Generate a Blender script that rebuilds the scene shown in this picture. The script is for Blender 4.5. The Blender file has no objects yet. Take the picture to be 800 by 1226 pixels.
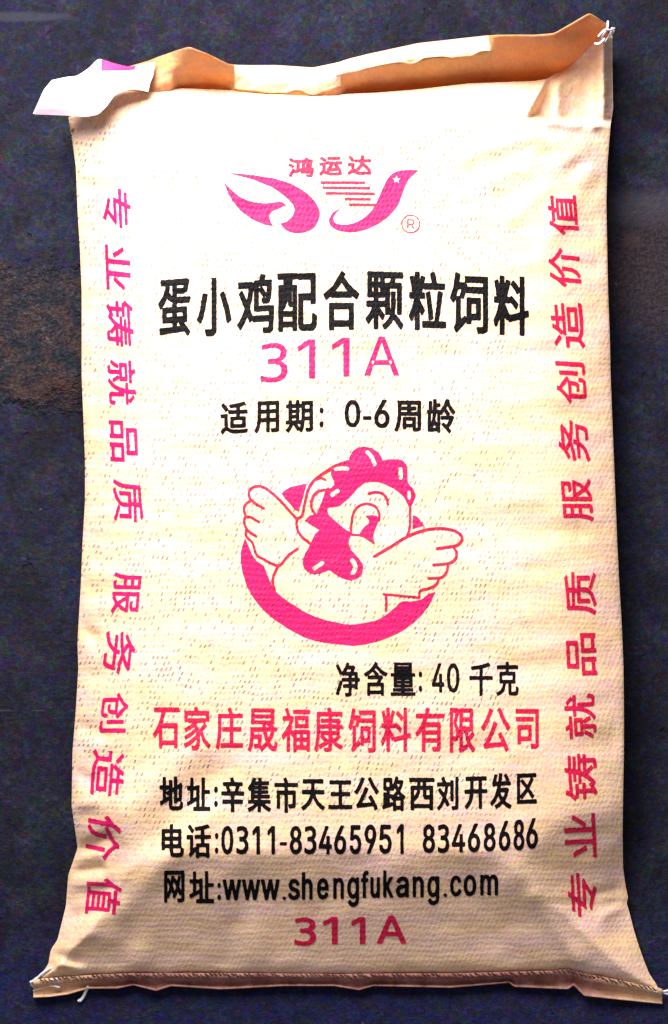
import bpy, bmesh, math, random
import numpy as np
from mathutils import Vector

random.seed(7)
C = bpy.context.scene.collection
S = 0.0009            # metres per unit of the sack's own drawing grid
HC = 2200.0           # lens height over the floor, same grid
ZR = 100.0

# ------------------------------------------------------------------ camera
cam_d = bpy.data.cameras.new("camera")
cam = bpy.data.objects.new("camera", cam_d); C.objects.link(cam)
cam.location = (0, 0, HC * S)
cam_d.sensor_fit = 'VERTICAL'
cam_d.angle = 2 * math.atan(613.0 / (HC - ZR))
cam_d.clip_start = 0.02; cam_d.clip_end = 100
bpy.context.scene.camera = cam

# ------------------------------------------------------------------ world, lamp, exposure
w = bpy.data.worlds.new("World"); bpy.context.scene.world = w; w.use_nodes = True
bg = w.node_tree.nodes["Background"]
bg.inputs[0].default_value = (0.92, 0.88, 0.95, 1); bg.inputs[1].default_value = 0.31
ld = bpy.data.lights.new("doorway_light", 'AREA'); ld.shape = 'RECTANGLE'; ld.size = 0.9; ld.size_y = 0.8
ld.energy = 83; ld.color = (1.0, 0.955, 0.93)
lo = bpy.data.objects.new("doorway_light", ld); C.objects.link(lo)
lo.location = (-0.36, 1.02, 1.14)
lo.rotation_euler = (Vector((0.0, 0.15, 0.1)) - lo.location).to_track_quat('-Z', 'Y').to_euler()
vs = bpy.context.scene.view_settings
vs.view_transform = 'Standard'; vs.look = 'None'; vs.exposure = 0.0; vs.gamma = 1.0

# ------------------------------------------------------------------ node helper
class NT:
    def __init__(s, name):
        s.m = bpy.data.materials.new(name); s.m.use_nodes = True
        s.t = s.m.node_tree; s.t.nodes.clear()
    def n(s, typ, **kw):
        nd = s.t.nodes.new(typ)
        for k, v in kw.items(): setattr(nd, k, v)
        return nd
    def put(s, sock, v):
        if isinstance(v, bpy.types.NodeSocket): s.t.links.new(v, sock)
        elif v is not None:
            if isinstance(v, tuple) and len(v) == 3 and sock.type == 'RGBA': v = v + (1,)
            sock.default_value = v
    def math(s, op, a, b=None, c=None, clamp=False):
        nd = s.n('ShaderNodeMath', operation=op); nd.use_clamp = clamp
        s.put(nd.inputs[0], a)
        if b is not None: s.put(nd.inputs[1], b)
        if c is not None: s.put(nd.inputs[2], c)
        return nd.outputs[0]
    def mix(s, f, a, b, mode='MIX'):
        nd = s.n('ShaderNodeMix', data_type='RGBA', blend_type=mode)
        s.put(nd.inputs[0], f); s.put(nd.inputs[6], a); s.put(nd.inputs[7], b)
        return nd.outputs[2]
    def ramp(s, f, lo_, hi):
        nd = s.n('ShaderNodeMapRange', interpolation_type='SMOOTHSTEP')
        s.put(nd.inputs[0], f); nd.inputs[1].default_value = lo_; nd.inputs[2].default_value = hi
        return nd.outputs[0]
    def vec(s, x, y, z=0.0):
        nd = s.n('ShaderNodeCombineXYZ'); s.put(nd.inputs[0], x); s.put(nd.inputs[1], y); s.put(nd.inputs[2], z)
        return nd.outputs[0]
    def noise(s, v, scale, detail=2.0, rough=0.5, out=0):
        nd = s.n('ShaderNodeTexNoise'); s.put(nd.inputs['Vector'], v)
        nd.inputs['Scale'].default_value = scale; nd.inputs['Detail'].default_value = detail
        nd.inputs['Roughness'].default_value = rough
        return nd.outputs[out]
    def white(s, v, out=0):
        nd = s.n('ShaderNodeTexWhiteNoise', noise_dimensions='3D'); s.put(nd.inputs[0], v); return nd.outputs[out]
    def uv(s):
        u = s.n('ShaderNodeUVMap'); u.uv_map = 'UVMap'
        sc = s.n('ShaderNodeVectorMath', operation='SCALE'); sc.inputs[3].default_value = 1000.0
        s.t.links.new(u.outputs[0], sc.inputs[0])
        sp = s.n('ShaderNodeSeparateXYZ'); s.t.links.new(sc.outputs[0], sp.inputs[0])
        return sc.outputs[0], sp.outputs[0], sp.outputs[1]
    def bump(s, h, strength, dist, nrm=None):
        b = s.n('ShaderNodeBump'); b.inputs['Strength'].default_value = strength; b.inputs['Distance'].default_value = dist
        s.put(b.inputs['Height'], h)
        if nrm is not None: s.put(b.inputs['Normal'], nrm)
        return b.outputs[0]
    def principled(s, col, rough=0.6, nrm=None, spec=0.3):
        p = s.n('ShaderNodeBsdfPrincipled'); s.put(p.inputs['Base Color'], col)
        s.put(p.inputs['Roughness'], rough); p.inputs['Specular IOR Level'].default_value = spec
        if nrm is not None: s.put(p.inputs['Normal'], nrm)
        return p.outputs[0]
    def done(s, sh):
        o = s.n('ShaderNodeOutputMaterial'); s.t.links.new(sh, o.inputs[0]); return s.m

def weave(k):
    """tape weave of the sack cloth: returns colour variation, gap mask, height"""
    P, U, V = k.uv()
    wob = k.noise(P, 0.02, 2, 0.5)
    Vw = k.math('ADD', V, k.math('MULTIPLY', k.math('SUBTRACT', wob, 0.5), 14.0))
    row = k.math('FLOOR', k.math('DIVIDE', Vw, 7.0))
    fv = k.math('FRACT', k.math('ADD', k.math('DIVIDE', Vw, 7.0), k.math('MULTIPLY', k.math('SUBTRACT', k.noise(P, 0.25, 1), 0.5), 0.5)))
    rj = k.math('MULTIPLY', k.white(k.vec(row, 3.0)), 5.6)
    su = k.math('DIVIDE', k.math('ADD', k.math('ADD', U, k.math('MULTIPLY', Vw, 0.42)), rj), 5.6)
    cu = k.math('FLOOR', su); fu = k.math('FRACT', su)
    bu = k.ramp(k.math('ABSOLUTE', k.math('SUBTRACT', fu, 0.5)), 0.26, 0.06)
    bv = k.ramp(k.math('ABSOLUTE', k.math('SUBTRACT', fv, 0.5)), 0.38, 0.20)
    rnd = k.white(k.vec(cu, row, 1.0))
    big = k.noise(P, 0.013, 3, 0.6)
    rown = k.white(k.vec(row, k.math('FLOOR', k.math('DIVIDE', U, 60.0)), 9.0))
    thr = k.math('ADD', k.math('MULTIPLY', big, 0.95), k.math('MULTIPLY', rown, 0.28))
    taut = k.math('MULTIPLY', k.ramp(k.math('ADD', U, k.math('MULTIPLY', big, 160.0)), 750.0, 640.0), k.ramp(k.math('ADD', V, k.math('MULTIPLY', big, 160.0)), 1130.0, 1010.0))
    taut = k.math('MULTIPLY', taut, k.ramp(k.math('ADD', V, k.math('MULTIPLY', big, 60.0)), 140.0, 200.0))
    on = k.math('MULTIPLY', k.ramp(k.math('ADD', rnd, thr), 1.05, 1.55), k.math('ADD', k.math('MULTIPLY', taut, 0.93), 0.07))
    gap = k.math('MULTIPLY', k.math('MULTIPLY', bu, bv), on)
    hrow = k.math('SINE', k.math('MULTIPLY', Vw, 2 * math.pi / 7.0))
    hcol = k.math('SINE', k.math('MULTIPLY', su, 2 * math.pi))
    fine = k.noise(P, 0.33, 2, 0.6)
    h = k.math('ADD', k.math('MULTIPLY', hrow, 0.15), k.math('MULTIPLY', hcol, 0.11))
    h = k.math('ADD', h, k.math('MULTIPLY', fine, 1.0))
    h = k.math('SUBTRACT', h, k.math('MULTIPLY', gap, 1.1))
    stretch = k.vec(k.math('MULTIPLY', U, 0.008), k.math('MULTIPLY', V, 0.035))
    streak = k.noise(stretch, 1.0, 3, 0.6)
    return P, U, V, gap, h, streak, fine

def cloth(name, translucent=0.0, tcol=(0.8, 0.4, 0.1), base=(0.76, 0.522, 0.347)):
    k = NT(name)
    P, U, V, gap, h, streak, fine = weave(k)
    pinkish = (base[0] * 1.01, base[1] * 0.98, base[2] * 1.25)
    yell = (base[0] * 0.98, base[1] * 0.95, base[2] * 0.80)
    col = k.mix(k.ramp(streak, 0.34, 0.68), yell, pinkish)
    col = k.mix(k.ramp(k.noise(P, 0.018, 4, 0.6), 0.40, 0.75), col, base)
    grain = k.n('ShaderNodeTexNoise'); grain.inputs['Scale'].default_value = 0.30; grain.inputs['Detail'].default_value = 2
    k.put(grain.inputs['Vector'], P)
    col = k.mix(0.16, col, grain.outputs[1], 'OVERLAY')
    sp = k.n('ShaderNodeTexVoronoi'); sp.inputs['Scale'].default_value = 0.36; k.put(sp.inputs['Vector'], P)
    col = k.mix(0.13, col, sp.outputs['Color'], 'OVERLAY')
    pep = k.ramp(k.noise(P, 0.40, 1, 0.5), 0.66, 0.78)
    col = k.mix(k.math('MULTIPLY', pep, 0.45), col, (0.24, 0.17, 0.12))
    col = k.mix(k.math('MULTIPLY', gap, k.math('ADD', 0.35, k.math('MULTIPLY', k.noise(P, 0.2, 1), 0.75))), col, (0.115, 0.10, 0.09))
    n1 = k.bump(h, 0.5, 0.0009)
    n2 = k.bump(k.noise(P, 0.045, 3, 0.6), 0.22, 0.006, n1)
    sh = k.principled(col, 0.52, n2, 0.35)
    if translucent > 0:
        t = k.n('ShaderNodeBsdfTranslucent'); k.put(t.inputs[0], k.mix(k.ramp(streak, 0.3, 0.7), tcol, (tcol[0] * .78, tcol[1] * .7, tcol[2] * .7))); k.put(t.inputs[1], n2)
        m = k.n('ShaderNodeMixShader'); m.inputs[0].default_value = translucent
        k.t.links.new(sh, m.inputs[1]); k.t.links.new(t.outputs[0], m.inputs[2]); sh = m.outputs[0]
    return k.done(sh)

def ink(name, col, col2, wear=0.5, spec=0.22):
    k = NT(name)
    P, U, V, gap, h, streak, fine = weave(k)
    c = k.mix(k.ramp(k.noise(P, 0.12, 3, 0.7), 0.35, 0.7), col, col2)
    c = k.mix(k.math('MULTIPLY', k.ramp(k.noise(P, 0.42, 1, 0.5), 0.63, 0.80), wear), c, (0.72, 0.56, 0.42))
    c = k.mix(k.math('MULTIPLY', gap, 0.5), c, (col[0] * .4, col[1] * .4 + .01, col[2] * .4 + .01))
    n1 = k.bump(h, 0.5, 0.0013)
    return k.done(k.principled(c, 0.55, n1, spec))

def plain(name, col, rough=0.6, var=0.25, scale=0.05, trans=0.0):
    k = NT(name)
    tc = k.n('ShaderNodeTexCoord')
    nz = k.noise(tc.outputs['Object'], 300 * scale * 10, 3, 0.6)
    c = k.mix(k.ramp(nz, 0.3, 0.75), tuple(x * (1 - var) for x in col), col)
    sh = k.principled(c, rough, k.bump(nz, 0.3, 0.0006), 0.3)
    if trans:
        t = k.n('ShaderNodeBsdfTranslucent'); k.put(t.inputs[0], c)
        m = k.n('ShaderNodeMixShader'); m.inputs[0].default_value = trans
        k.t.links.new(sh, m.inputs[1]); k.t.links.new(t.outputs[0], m.inputs[2]); sh = m.outputs[0]
    return k.done(sh)

M_cloth = cloth("woven_cloth")
M_flap = cloth("woven_cloth_single_layer", 0.40, (0.92, 0.36, 0.02), (0.66, 0.40, 0.17))  # backlit orange glow partly put into this darker, oranger base colour
def hem_mat():
    k = NT('hem_cloth_shaded'); P, U, V = k.uv()
    n = k.noise(P, 0.05, 4, 0.7); f = k.noise(P, 0.35, 3, 0.7)
    col = k.mix(k.ramp(n, 0.35, 0.7), (0.23, 0.085, 0.070), (0.35, 0.18, 0.14))  # seam shade put into the hem as dark red-brown; the ends keep cloth tone
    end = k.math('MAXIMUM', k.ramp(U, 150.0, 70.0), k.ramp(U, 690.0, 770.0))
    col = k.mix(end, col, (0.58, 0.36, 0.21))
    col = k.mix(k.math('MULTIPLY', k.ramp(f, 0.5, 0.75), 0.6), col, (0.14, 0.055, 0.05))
    return k.done(k.principled(col, 0.7, k.bump(k.math('ADD', f, n), 0.7, 0.0015), 0.2))
M_hem = hem_mat()
M_pink = ink("pink_ink", (0.56, 0.004, 0.085), (0.62, 0.008, 0.125), 0.04)
M_red_dim = ink("red_dim_pink_ink", (0.56, 0.007, 0.042), (0.52, 0.007, 0.07), 0.15)  # dimmer light on the pink print put into the colour; also red line work
M_black = ink("black_ink", (0.003, 0.0024, 0.003), (0.005, 0.004, 0.006), 0.0, 0.07)
M_paper = plain("label_paper", (0.66, 0.62, 0.64), 0.5, 0.06)
M_paper_pink = plain("label_pink_print", (0.74, 0.03, 0.17), 0.5, 0.1)
M_paper_pale = plain("label_pale_pink_print", (0.50, 0.37, 0.44), 0.5, 0.1)
M_thread = plain("white_thread", (0.78, 0.78, 0.82), 0.6, 0.2)
M_stitch = plain("brown_thread", (0.10, 0.03, 0.028), 0.7, 0.5)

# ------------------------------------------------------------------ floor
def floor_mat():
    k = NT("dark_concrete")
    P, U, V = k.uv()
    big = k.noise(P, 0.004, 4, 0.6); med = k.noise(P, 0.02, 5, 0.65); fine = k.noise(P, 0.16, 3, 0.7)
    col = k.mix(k.ramp(big, 0.30, 0.70), (0.0042, 0.0044, 0.0125), (0.0100, 0.0108, 0.0235))
    col = k.mix(k.math('MULTIPLY', k.ramp(med, 0.46, 0.66), 0.6), col, (0.0175, 0.0175, 0.029))
    col = k.mix(k.math('MULTIPLY', k.ramp(k.noise(P, 0.011, 4, 0.7), 0.48, 0.64), 0.75), col, (0.0042, 0.0038, 0.0075))
    # bluish colour cast painted into the floor near the foot of the sack
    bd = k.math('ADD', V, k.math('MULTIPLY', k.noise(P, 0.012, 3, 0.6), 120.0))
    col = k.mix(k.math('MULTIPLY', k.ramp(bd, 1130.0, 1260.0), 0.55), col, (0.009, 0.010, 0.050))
    # grit of several colours
    vor = k.n('ShaderNodeTexVoronoi'); vor.inputs['Scale'].default_value = 0.30; k.put(vor.inputs['Vector'], P)
    g = k.mix(0.42, (0.5, 0.5, 0.5), vor.outputs['Color'])
    col = k.mix(0.85, col, g, 'OVERLAY')
    vor2 = k.n('ShaderNodeTexVoronoi'); vor2.inputs['Scale'].default_value = 0.13; k.put(vor2.inputs['Vector'], P)
    col = k.mix(0.42, col, vor2.outputs['Color'], 'OVERLAY')
    fg = k.n('ShaderNodeTexNoise'); fg.inputs['Scale'].default_value = 0.55; fg.inputs['Detail'].default_value = 2; k.put(fg.inputs['Vector'], P)
    col = k.mix(0.75, col, fg.outputs[1], 'OVERLAY')
    lum = k.ramp(k.noise(P, 0.24, 2, 0.7), 0.30, 0.72)
    col = k.mix(0.8, col, k.mix(lum, (0.30, 0.30, 0.30), (0.70, 0.70, 0.70)), 'OVERLAY')
    # rusty worn patch to the left, scuffed strip to the right
    def blob(cx, cy, rx, ry, lo_, hi, amp, sc):
        x = k.math('DIVIDE', k.math('SUBTRACT', U, cx), rx); y = k.math('DIVIDE', k.math('SUBTRACT', V, cy), ry)
        d = k.math('ADD', k.math('MULTIPLY', x, x), k.math('MULTIPLY', y, y))
        d = k.math('ADD', d, k.math('MULTIPLY', k.math('SUBTRACT', k.noise(P, sc, 5, 0.7), 0.5), amp))
        return k.ramp(d, hi, lo_)
    rust = blob(45, 400, 165, 96, 0.4, 1.0, 2.1, 0.026)
    rcol = k.mix(k.ramp(k.noise(P, 0.03, 5, 0.7), 0.44, 0.60), (0.010, 0.012, 0.018), (0.036, 0.021, 0.020))
    rcol = k.mix(k.ramp(k.noise(P, 0.075, 4, 0.7), 0.58, 0.74), rcol, (0.046, 0.038, 0.042))
    hot = blob(70, 468, 46, 24, 0.1, 1.2, 1.5, 0.05)
    rcol = k.mix(k.math('MULTIPLY', hot, 0.6), rcol, (0.050, 0.020, 0.012))
    crk = k.math('ABSOLUTE', k.math('SUBTRACT', k.noise(P, 0.018, 5, 0.65), 0.5))
    rcol = k.mix(k.math('MULTIPLY', k.ramp(crk, 0.022, 0.002), 0.55), rcol, (0.006, 0.004, 0.006))
    crk2 = k.math('ABSOLUTE', k.math('SUBTRACT', k.noise(k.vec(U, k.math('ADD', V, 2.6)), 0.018, 5, 0.65), 0.5))
    rcol = k.mix(k.math('MULTIPLY', k.ramp(crk2, 0.016, 0.002), 0.28), rcol, (0.085, 0.07, 0.075))
    rcol = k.mix(0.35, rcol, g, 'OVERLAY')
    rcol = k.mix(k.math('MULTIPLY', k.ramp(k.noise(P, 0.05, 5, 0.75), 0.56, 0.70), 0.6), rcol, (0.072, 0.060, 0.064))
    rcol = k.mix(0.8, rcol, k.mix(lum, (0.25, 0.25, 0.25), (0.75, 0.75, 0.75)), 'OVERLAY')
    col = k.mix(k.math('MULTIPLY', rust, 0.9), col, rcol)
    sc1 = blob(815, 250, 100, 26, 0.0, 1.6, 2.4, 0.03)
    col = k.mix(k.math('MULTIPLY', sc1, 0.7), col, (0.034, 0.030, 0.040))
    sc2 = blob(757, 288, 14, 12, 0.0, 1.4, 2.6, 0.10)
    col = k.mix(k.math('MULTIPLY', sc2, 0.7), col, (0.045, 0.024, 0.028))
    sc3 = blob(800, 330, 100, 75, 0.0, 1.5, 2.2, 0.02)
    col = k.mix(k.math('MULTIPLY', sc3, 0.75), col, k.mix(lum, (0.009, 0.006, 0.009), (0.036, 0.024, 0.026)))
    sc4 = blob(20, 20, 70, 7, 0.1, 1.2, 1.3, 0.03)
    col = k.mix(k.math('MULTIPLY', sc4, 0.5), col, (0.03, 0.031, 0.042))
    # thin scratch
    scr = k.math('ABSOLUTE', k.math('SUBTRACT', V, k.math('ADD', 849.0, k.math('MULTIPLY', k.noise(P, 0.03, 2), 4.0))))
    scm = k.math('MULTIPLY', k.ramp(scr, 1.6, 0.4), k.ramp(k.noise(P, 0.05, 3), 0.45, 0.6))
    scm = k.math('MULTIPLY', scm, k.math('LESS_THAN', U, 110.0))
    col = k.mix(k.math('MULTIPLY', scm, 0.45), col, (0.05, 0.045, 0.06))
    # scattered pale chips and dark pits
    chip = k.ramp(k.noise(P, 0.052, 2, 0.5), 0.735, 0.77)
    col = k.mix(k.math('MULTIPLY', chip, 0.6), col, (0.06, 0.053, 0.065))
    pit = k.ramp(k.noise(k.vec(k.math('ADD', U, 731.0), V), 0.045, 2, 0.5), 0.70, 0.75)
    col = k.mix(k.math('MULTIPLY', pit, 0.7), col, (0.006, 0.005, 0.009))
    hgt = k.math('ADD', k.math('MULTIPLY', fine, 0.6), k.math('MULTIPLY', med, 0.9))
    hgt = k.math('SUBTRACT', hgt, k.math('MULTIPLY', pit, 0.8))
    n1 = k.bump(hgt, 0.7, 0.004)
    rh = k.math('MULTIPLY', rust, k.noise(P, 0.035, 6, 0.72))
    n2 = k.bump(rh, 0.9, 0.016, n1)
    return k.done(k.principled(col, 0.85, n2, 0.15))

def mesh_obj(name, verts, faces, mat, parent=None, uvs=None, smooth=True):
    me = bpy.data.meshes.new(name)
    me.from_pydata([tuple(map(float, v)) for v in verts], [], [tuple(map(int, f)) for f in faces])
    if uvs is not None:
        uvl = me.uv_layers.new(name='UVMap')
        vi = np.empty(len(me.loops), dtype=np.int32); me.loops.foreach_get('vertex_index', vi)
        uvl.data.foreach_set('uv', np.asarray(uvs, dtype=np.float32)[vi].ravel())
    mats = mat if isinstance(mat, (list, tuple)) else [mat]
    for m in mats: me.materials.append(m)
    if smooth: me.polygons.foreach_set('use_smooth', [True] * len(me.polygons))
    o = bpy.data.objects.new(name, me); C.objects.link(o)
    if parent: o.parent = parent
    return o

def W(u, v, z):
    k = (HC - z) / (HC - ZR)
    return np.stack([(u - 400) * k * S, -(v - 613) * k * S, z * S + 0 * u], -1)

kf = HC / (HC - ZR)
fx = 4.0
fv = [(-fx, -fx, 0), (fx, -fx, 0), (fx, fx, 0), (-fx, fx, 0)]
fuv = [((x / S / kf + 400) / 1000, (-y / S / kf + 613) / 1000) for x, y, _ in fv]
fl = mesh_obj("floor", fv, [(0, 1, 2, 3)], floor_mat(), None, fuv, False)
fl['kind'] = 'structure'

# ------------------------------------------------------------------ the sack's shape
XL = np.array([(1195, 42), (1172, 46), (1154, 58), (1137, 61), (1125, 69), (1085, 79), (1047, 82), (1030, 88), (1015, 93), (1000, 91), (965, 86), (900, 87),
               (850, 91), (800, 94), (770, 93), (750, 94), (700, 97), (650, 99), (600, 102), (550, 102), (500, 100), (450, 98), (400, 98), (350, 98),
               (300, 96), (250, 93), (200, 91), (170, 87), (140, 82), (90, 80), (20, 80)], float)[::-1]
XR = np.array([(20, 733), (45, 733), (130, 734), (150, 731), (200, 727), (245, 726), (300, 727), (350, 728), (400, 730), (450, 731), (500, 733), (550, 735),
               (600, 737), (650, 739), (700, 741.5), (750, 744.5), (800, 746.5), (850, 747), (900, 747), (950, 746), (1000, 745.5), (1040, 746), (1060, 749),
               (1075, 752), (1081, 750), (1090, 753), (1110, 758), (1130, 764), (1150, 771), (1165, 777), (1180, 787), (1200, 790)], float)
YT = np.array([(60, 142), (83, 140), (100, 131), (122, 127), (138, 113), (150, 108), (200, 105), (300, 109), (400, 113), (450, 111), (500, 107), (560, 100),
               (640, 97), (656, 94), (672, 82), (692, 62), (708, 46), (720, 38), (731, 42), (740, 45)], float)
YB = np.array([(30, 1174), (47, 1174), (95, 1170), (155, 1167), (300, 1167), (400, 1168), (550, 1167), (660, 1164), (680, 1162), (700, 1167), (785, 1185), (800, 1187)], float)
smooth_k = np.hanning(9); smooth_k /= smooth_k.sum()
def dense(tab, a, b):
    xs = np.arange(a, b, 1.0); ys = np.interp(xs, tab[:, 0], tab[:, 1])
    yp = np.pad(ys, 4, mode='edge'); return xs, np.convolve(yp, smooth_k, 'valid')
XLd = dense(XL, 20, 1200); XRd = dense(XR, 20, 1200); YTd = dense(YT, 30, 810); YBd = dense(YB, 30, 810)
xl = lambda v: np.interp(v, *XLd); xr = lambda v: np.interp(v, *XRd)
yt = lambda u: np.interp(u, *YTd); yb = lambda u: np.interp(u, *YBd)

_rs = np.random.RandomState(3); _lat = _rs.rand(256, 256)
def vnoise(x, y):
    xi = np.floor(x).astype(int); yi = np.floor(y).astype(int); fx_ = x - xi; fy_ = y - yi
    fx_ = fx_ ** 3 * (fx_ * (fx_ * 6 - 15) + 10); fy_ = fy_ ** 3 * (fy_ * (fy_ * 6 - 15) + 10)
    g = lambda a, b: _lat[a % 256, b % 256]
    return (g(xi, yi) * (1 - fx_) + g(xi + 1, yi) * fx_) * (1 - fy_) + (g(xi, yi + 1) * (1 - fx_) + g(xi + 1, yi + 1) * fx_) * fy_ - 0.5

def smin(a, b, k):
    h = np.maximum(k - np.abs(a - b), 0) / k
    return np.minimum(a, b) - h * h * k * 0.25
def sstep(x, a, b):
    t = np.clip((x - a) / (b - a), 0, 1); return t * t * (3 - 2 * t)
def ell(q):
    q = np.clip(q, 0, 1); return np.sqrt(np.maximum(1 - (1 - q) ** 2, 0))
def ell2(q):
    q = np.clip(q, 0, 1); return 0.25 * ell(q) + 0.75 * (1 - (1 - q) ** 2)
def seg(u, v, x0, y0, x1, y1, amp, sig):
    dx, dy = x1 - x0, y1 - y0; L = dx * dx + dy * dy
    t = np.clip(((u - x0) * dx + (v - y0) * dy) / L, 0, 1)
    d2 = (u - x0 - t * dx) ** 2 + (v - y0 - t * dy) ** 2
    return amp * np.exp(-d2 / (2 * sig * sig))
FOLDS = [  # soft folds and dents of the cloth: from, to, height, width
    (652, 158, 560, 186, 4.5, 8), (672, 166, 585, 216, 5, 9), (695, 178, 610, 262, 4.5, 9), (655, 182, 600, 197, -3.5, 7), (705, 205, 650, 300, 3.5, 9), (690, 200, 600, 240, -3, 7),
    (86, 1018, 128, 1004, -11, 6), (84, 1046, 120, 1040, -7, 4), (84, 1060, 122, 1056, 5, 5), (84, 1030, 116, 1024, 5, 5),
    (120, 1075, 255, 930, -7, 16), (118, 1000, 235, 895, 5, 15), (150, 1090, 240, 985, 4, 12),
    (90, 750, 112, 762, -7, 6), (88, 735, 120, 728, 3, 7), (88, 872, 122, 880, -7, 6), (86, 925, 112, 935, -4, 6), (86, 905, 110, 900, 3, 6), (88, 965, 112, 960, 3, 5),
    (85, 1100, 130, 1085, -4, 6), (72, 1130, 110, 1118, 4, 6), (62, 1142, 92, 1150, -4, 5), (60, 1150, 100, 1163, 4, 4),
    (640, 1075, 692, 1150, 5, 8), (560, 1060, 610, 1150, -3, 12), (460, 1040, 480, 1150, 3, 14), (300, 1060, 270, 1150, -3, 14), (180, 1090, 165, 1155, 3, 10),
    (520, 430, 665, 422, -3.2, 9), (590, 480, 690, 470, 2.5, 9), (560, 625, 690, 640, -2.8, 10), (540, 690, 700, 700, 2.6, 12), (610, 800, 700, 790, -2.4, 11),
    (745, 1062, 715, 1070, -4, 5), (749, 1085, 725, 1095, 4, 5),
]
CORNER = [(657, 92), (633, 141), (690, 149), (740, 149), (745, 20), (700, 44)]
def poly_sd(u, v, poly):
    d = np.full(u.shape, 1e9); inside = np.zeros(u.shape, bool); n = len(poly)
    for i in range(n):
        x0, y0 = poly[i]; x1, y1 = poly[(i + 1) % n]; dx, dy = x1 - x0, y1 - y0
        t = np.clip(((u - x0) * dx + (v - y0) * dy) / (dx * dx + dy * dy), 0, 1)
        d = np.minimum(d, np.hypot(u - x0 - t * dx, v - y0 - t * dy))
        cond = ((y0 > v) != (y1 > v)) & (u < dx * (v - y0) / (dy if dy else 1e-9) + x0)
        inside ^= cond
    return np.where(inside, -d, d)
def Zb(u, v):
    u = np.asarray(u, float); v = np.asarray(v, float)
    dl = np.maximum(u - xl(v), 0); dr = np.maximum(xr(v) - u, 0); dt = np.maximum(v - yt(u), 0); db = np.maximum(yb(u) - v, 0)
    zm = 112 + 14 * (1 - ((u - 410) / 330) ** 2) - 10 * ((v - 600) / 500) ** 2
    zs = 66.0
    f_l = 54 + (zm - 48) * ell2(dl / 110)
    f_r = zs + (zm - zs + 6) * ell2(dr / 150)
    f_t = 58 + (zm - 48) * ell(dt / 62)
    f_b = 13 + 7 * (1 - np.exp(-db / 5)) + 0.64 * db
    lw = sstep(v, 955, 1085)
    f_r = f_r * (1 - lw) + np.minimum(f_r, 13 + 0.64 * dr) * lw
    f_l = f_l * (1 - lw) + np.minimum(f_l, 13 + 1.22 * dl) * lw
    z = smin(f_l, f_r, 22); z = smin(z, zm, 16); z = smin(z, f_t, 12); z = smin(z, f_b, 5)
    edge = np.clip(np.minimum(np.minimum(dl, dr), np.minimum(dt, db)) / 14, 0, 1)
    wr = np.zeros(u.shape)
    for s in FOLDS: wr = wr + seg(u, v, *s)
    rt = sstep(u, 330, 620)
    wr = wr + 3.0 * vnoise(u / 95 + 3.3, v / 60 + 1.7) + (1.0 + 2.4 * rt) * vnoise(u / 70 + 9, v / 23 + 4 + u / 300) + 1.0 * vnoise(u / 28 + 20, v / 17 + 11)
    lowl = sstep(v, 640, 800) * (1 - sstep(u, 110, 190))
    wr = wr + lowl * 5 * vnoise(u / 60 + 31, v / 26 + 7)
    wr = wr + 5.0 * (1 - sstep(dl, 12, 75)) * vnoise(u / 90 + 13, v / 15 + 5) + 3.0 * (1 - sstep(dr, 10, 80)) * vnoise(u / 90 + 43, v / 19 + 15)
    wr = wr + 4.0 * sstep(v, 980, 1060) * vnoise(u / 34 + 51, v / 60 + 8 + u / 260)
    z = z + wr * np.clip(edge * 1.0, 0.12, 1)
    # collapsed, creased top corner
    dep = sstep(-poly_sd(u, v, CORNER), -3, 7)
    z = z - dep * 36 * sstep(v, 30, 90)
    z = z + seg(u, v, 667, 100, 667, 136, 15, 6) + seg(u, v, 724, 48, 722, 134, 22, 7) * np.clip(dr / 10, 0.1, 1) + seg(u, v, 638, 146, 690, 148, 6, 5)
    z = z + dep * (6 * vnoise(u / 21 + 4, v / 30 + 2) + 3 * vnoise(u / 9 + v / 20, v / 12)) + seg(u, v, 728, 140, 712, 150, 6, 4) 
    return np.maximum(z, 3.0)

sack = bpy.data.objects.new("feed_sack", None); C.objects.link(sack)
sack['label'] = "cream woven feed sack with pink and black Chinese printing, lying full on the dark floor"
sack['category'] = "sack"

NS, NTT = 340, 560
def cl(n, p):      # more samples close to both ends
    t = np.linspace(0, 1, n); return (1 - p) * t + p * (0.5 - 0.5 * np.cos(np.pi * t))
ss = cl(NS, 0.8); tt = cl(NTT, 0.45)
sg, tg = np.meshgrid(ss, tt)
v0 = 40 + tg * (1176 - 40)
# iterate so that rows follow the top and bottom outlines
u = xl(120 + tg * 1050) + sg * (xr(120 + tg * 1050) - xl(120 + tg * 1050))
for _ in range(12):
    v = yt(u) + (yb(u) - yt(u)) * tg
    u = 0.5 * u + 0.5 * (xl(v) + sg * (xr(v) - xl(v)))
v = yt(u) + (yb(u) - yt(u)) * tg
z = Zb(u, v)
front = W(u, v, z).reshape(-1, 3)
idx = np.arange(NS * NTT).reshape(NTT, NS)
faces = np.stack([idx[:-1, :-1], idx[1:, :-1], idx[1:, 1:], idx[:-1, 1:]], -1).reshape(-1, 4).tolist()
loop = np.concatenate([idx[:, 0], idx[-1, 1:], idx[::-1, -1][1:], idx[0, ::-1][1:-1]])
verts = [front]; uvs = [np.stack([u.ravel() / 1000, v.ravel() / 1000], -1)]
prev = loop; zl = z.ravel()[loop]; ul = u.ravel()[loop]; vl = v.ravel()[loop]; off = NS * NTT
cx, cy = 410.0, 640.0
dirx, diry = cx - ul, cy - vl; ln = np.hypot(dirx, diry); dirx /= ln; diry /= ln
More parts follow.
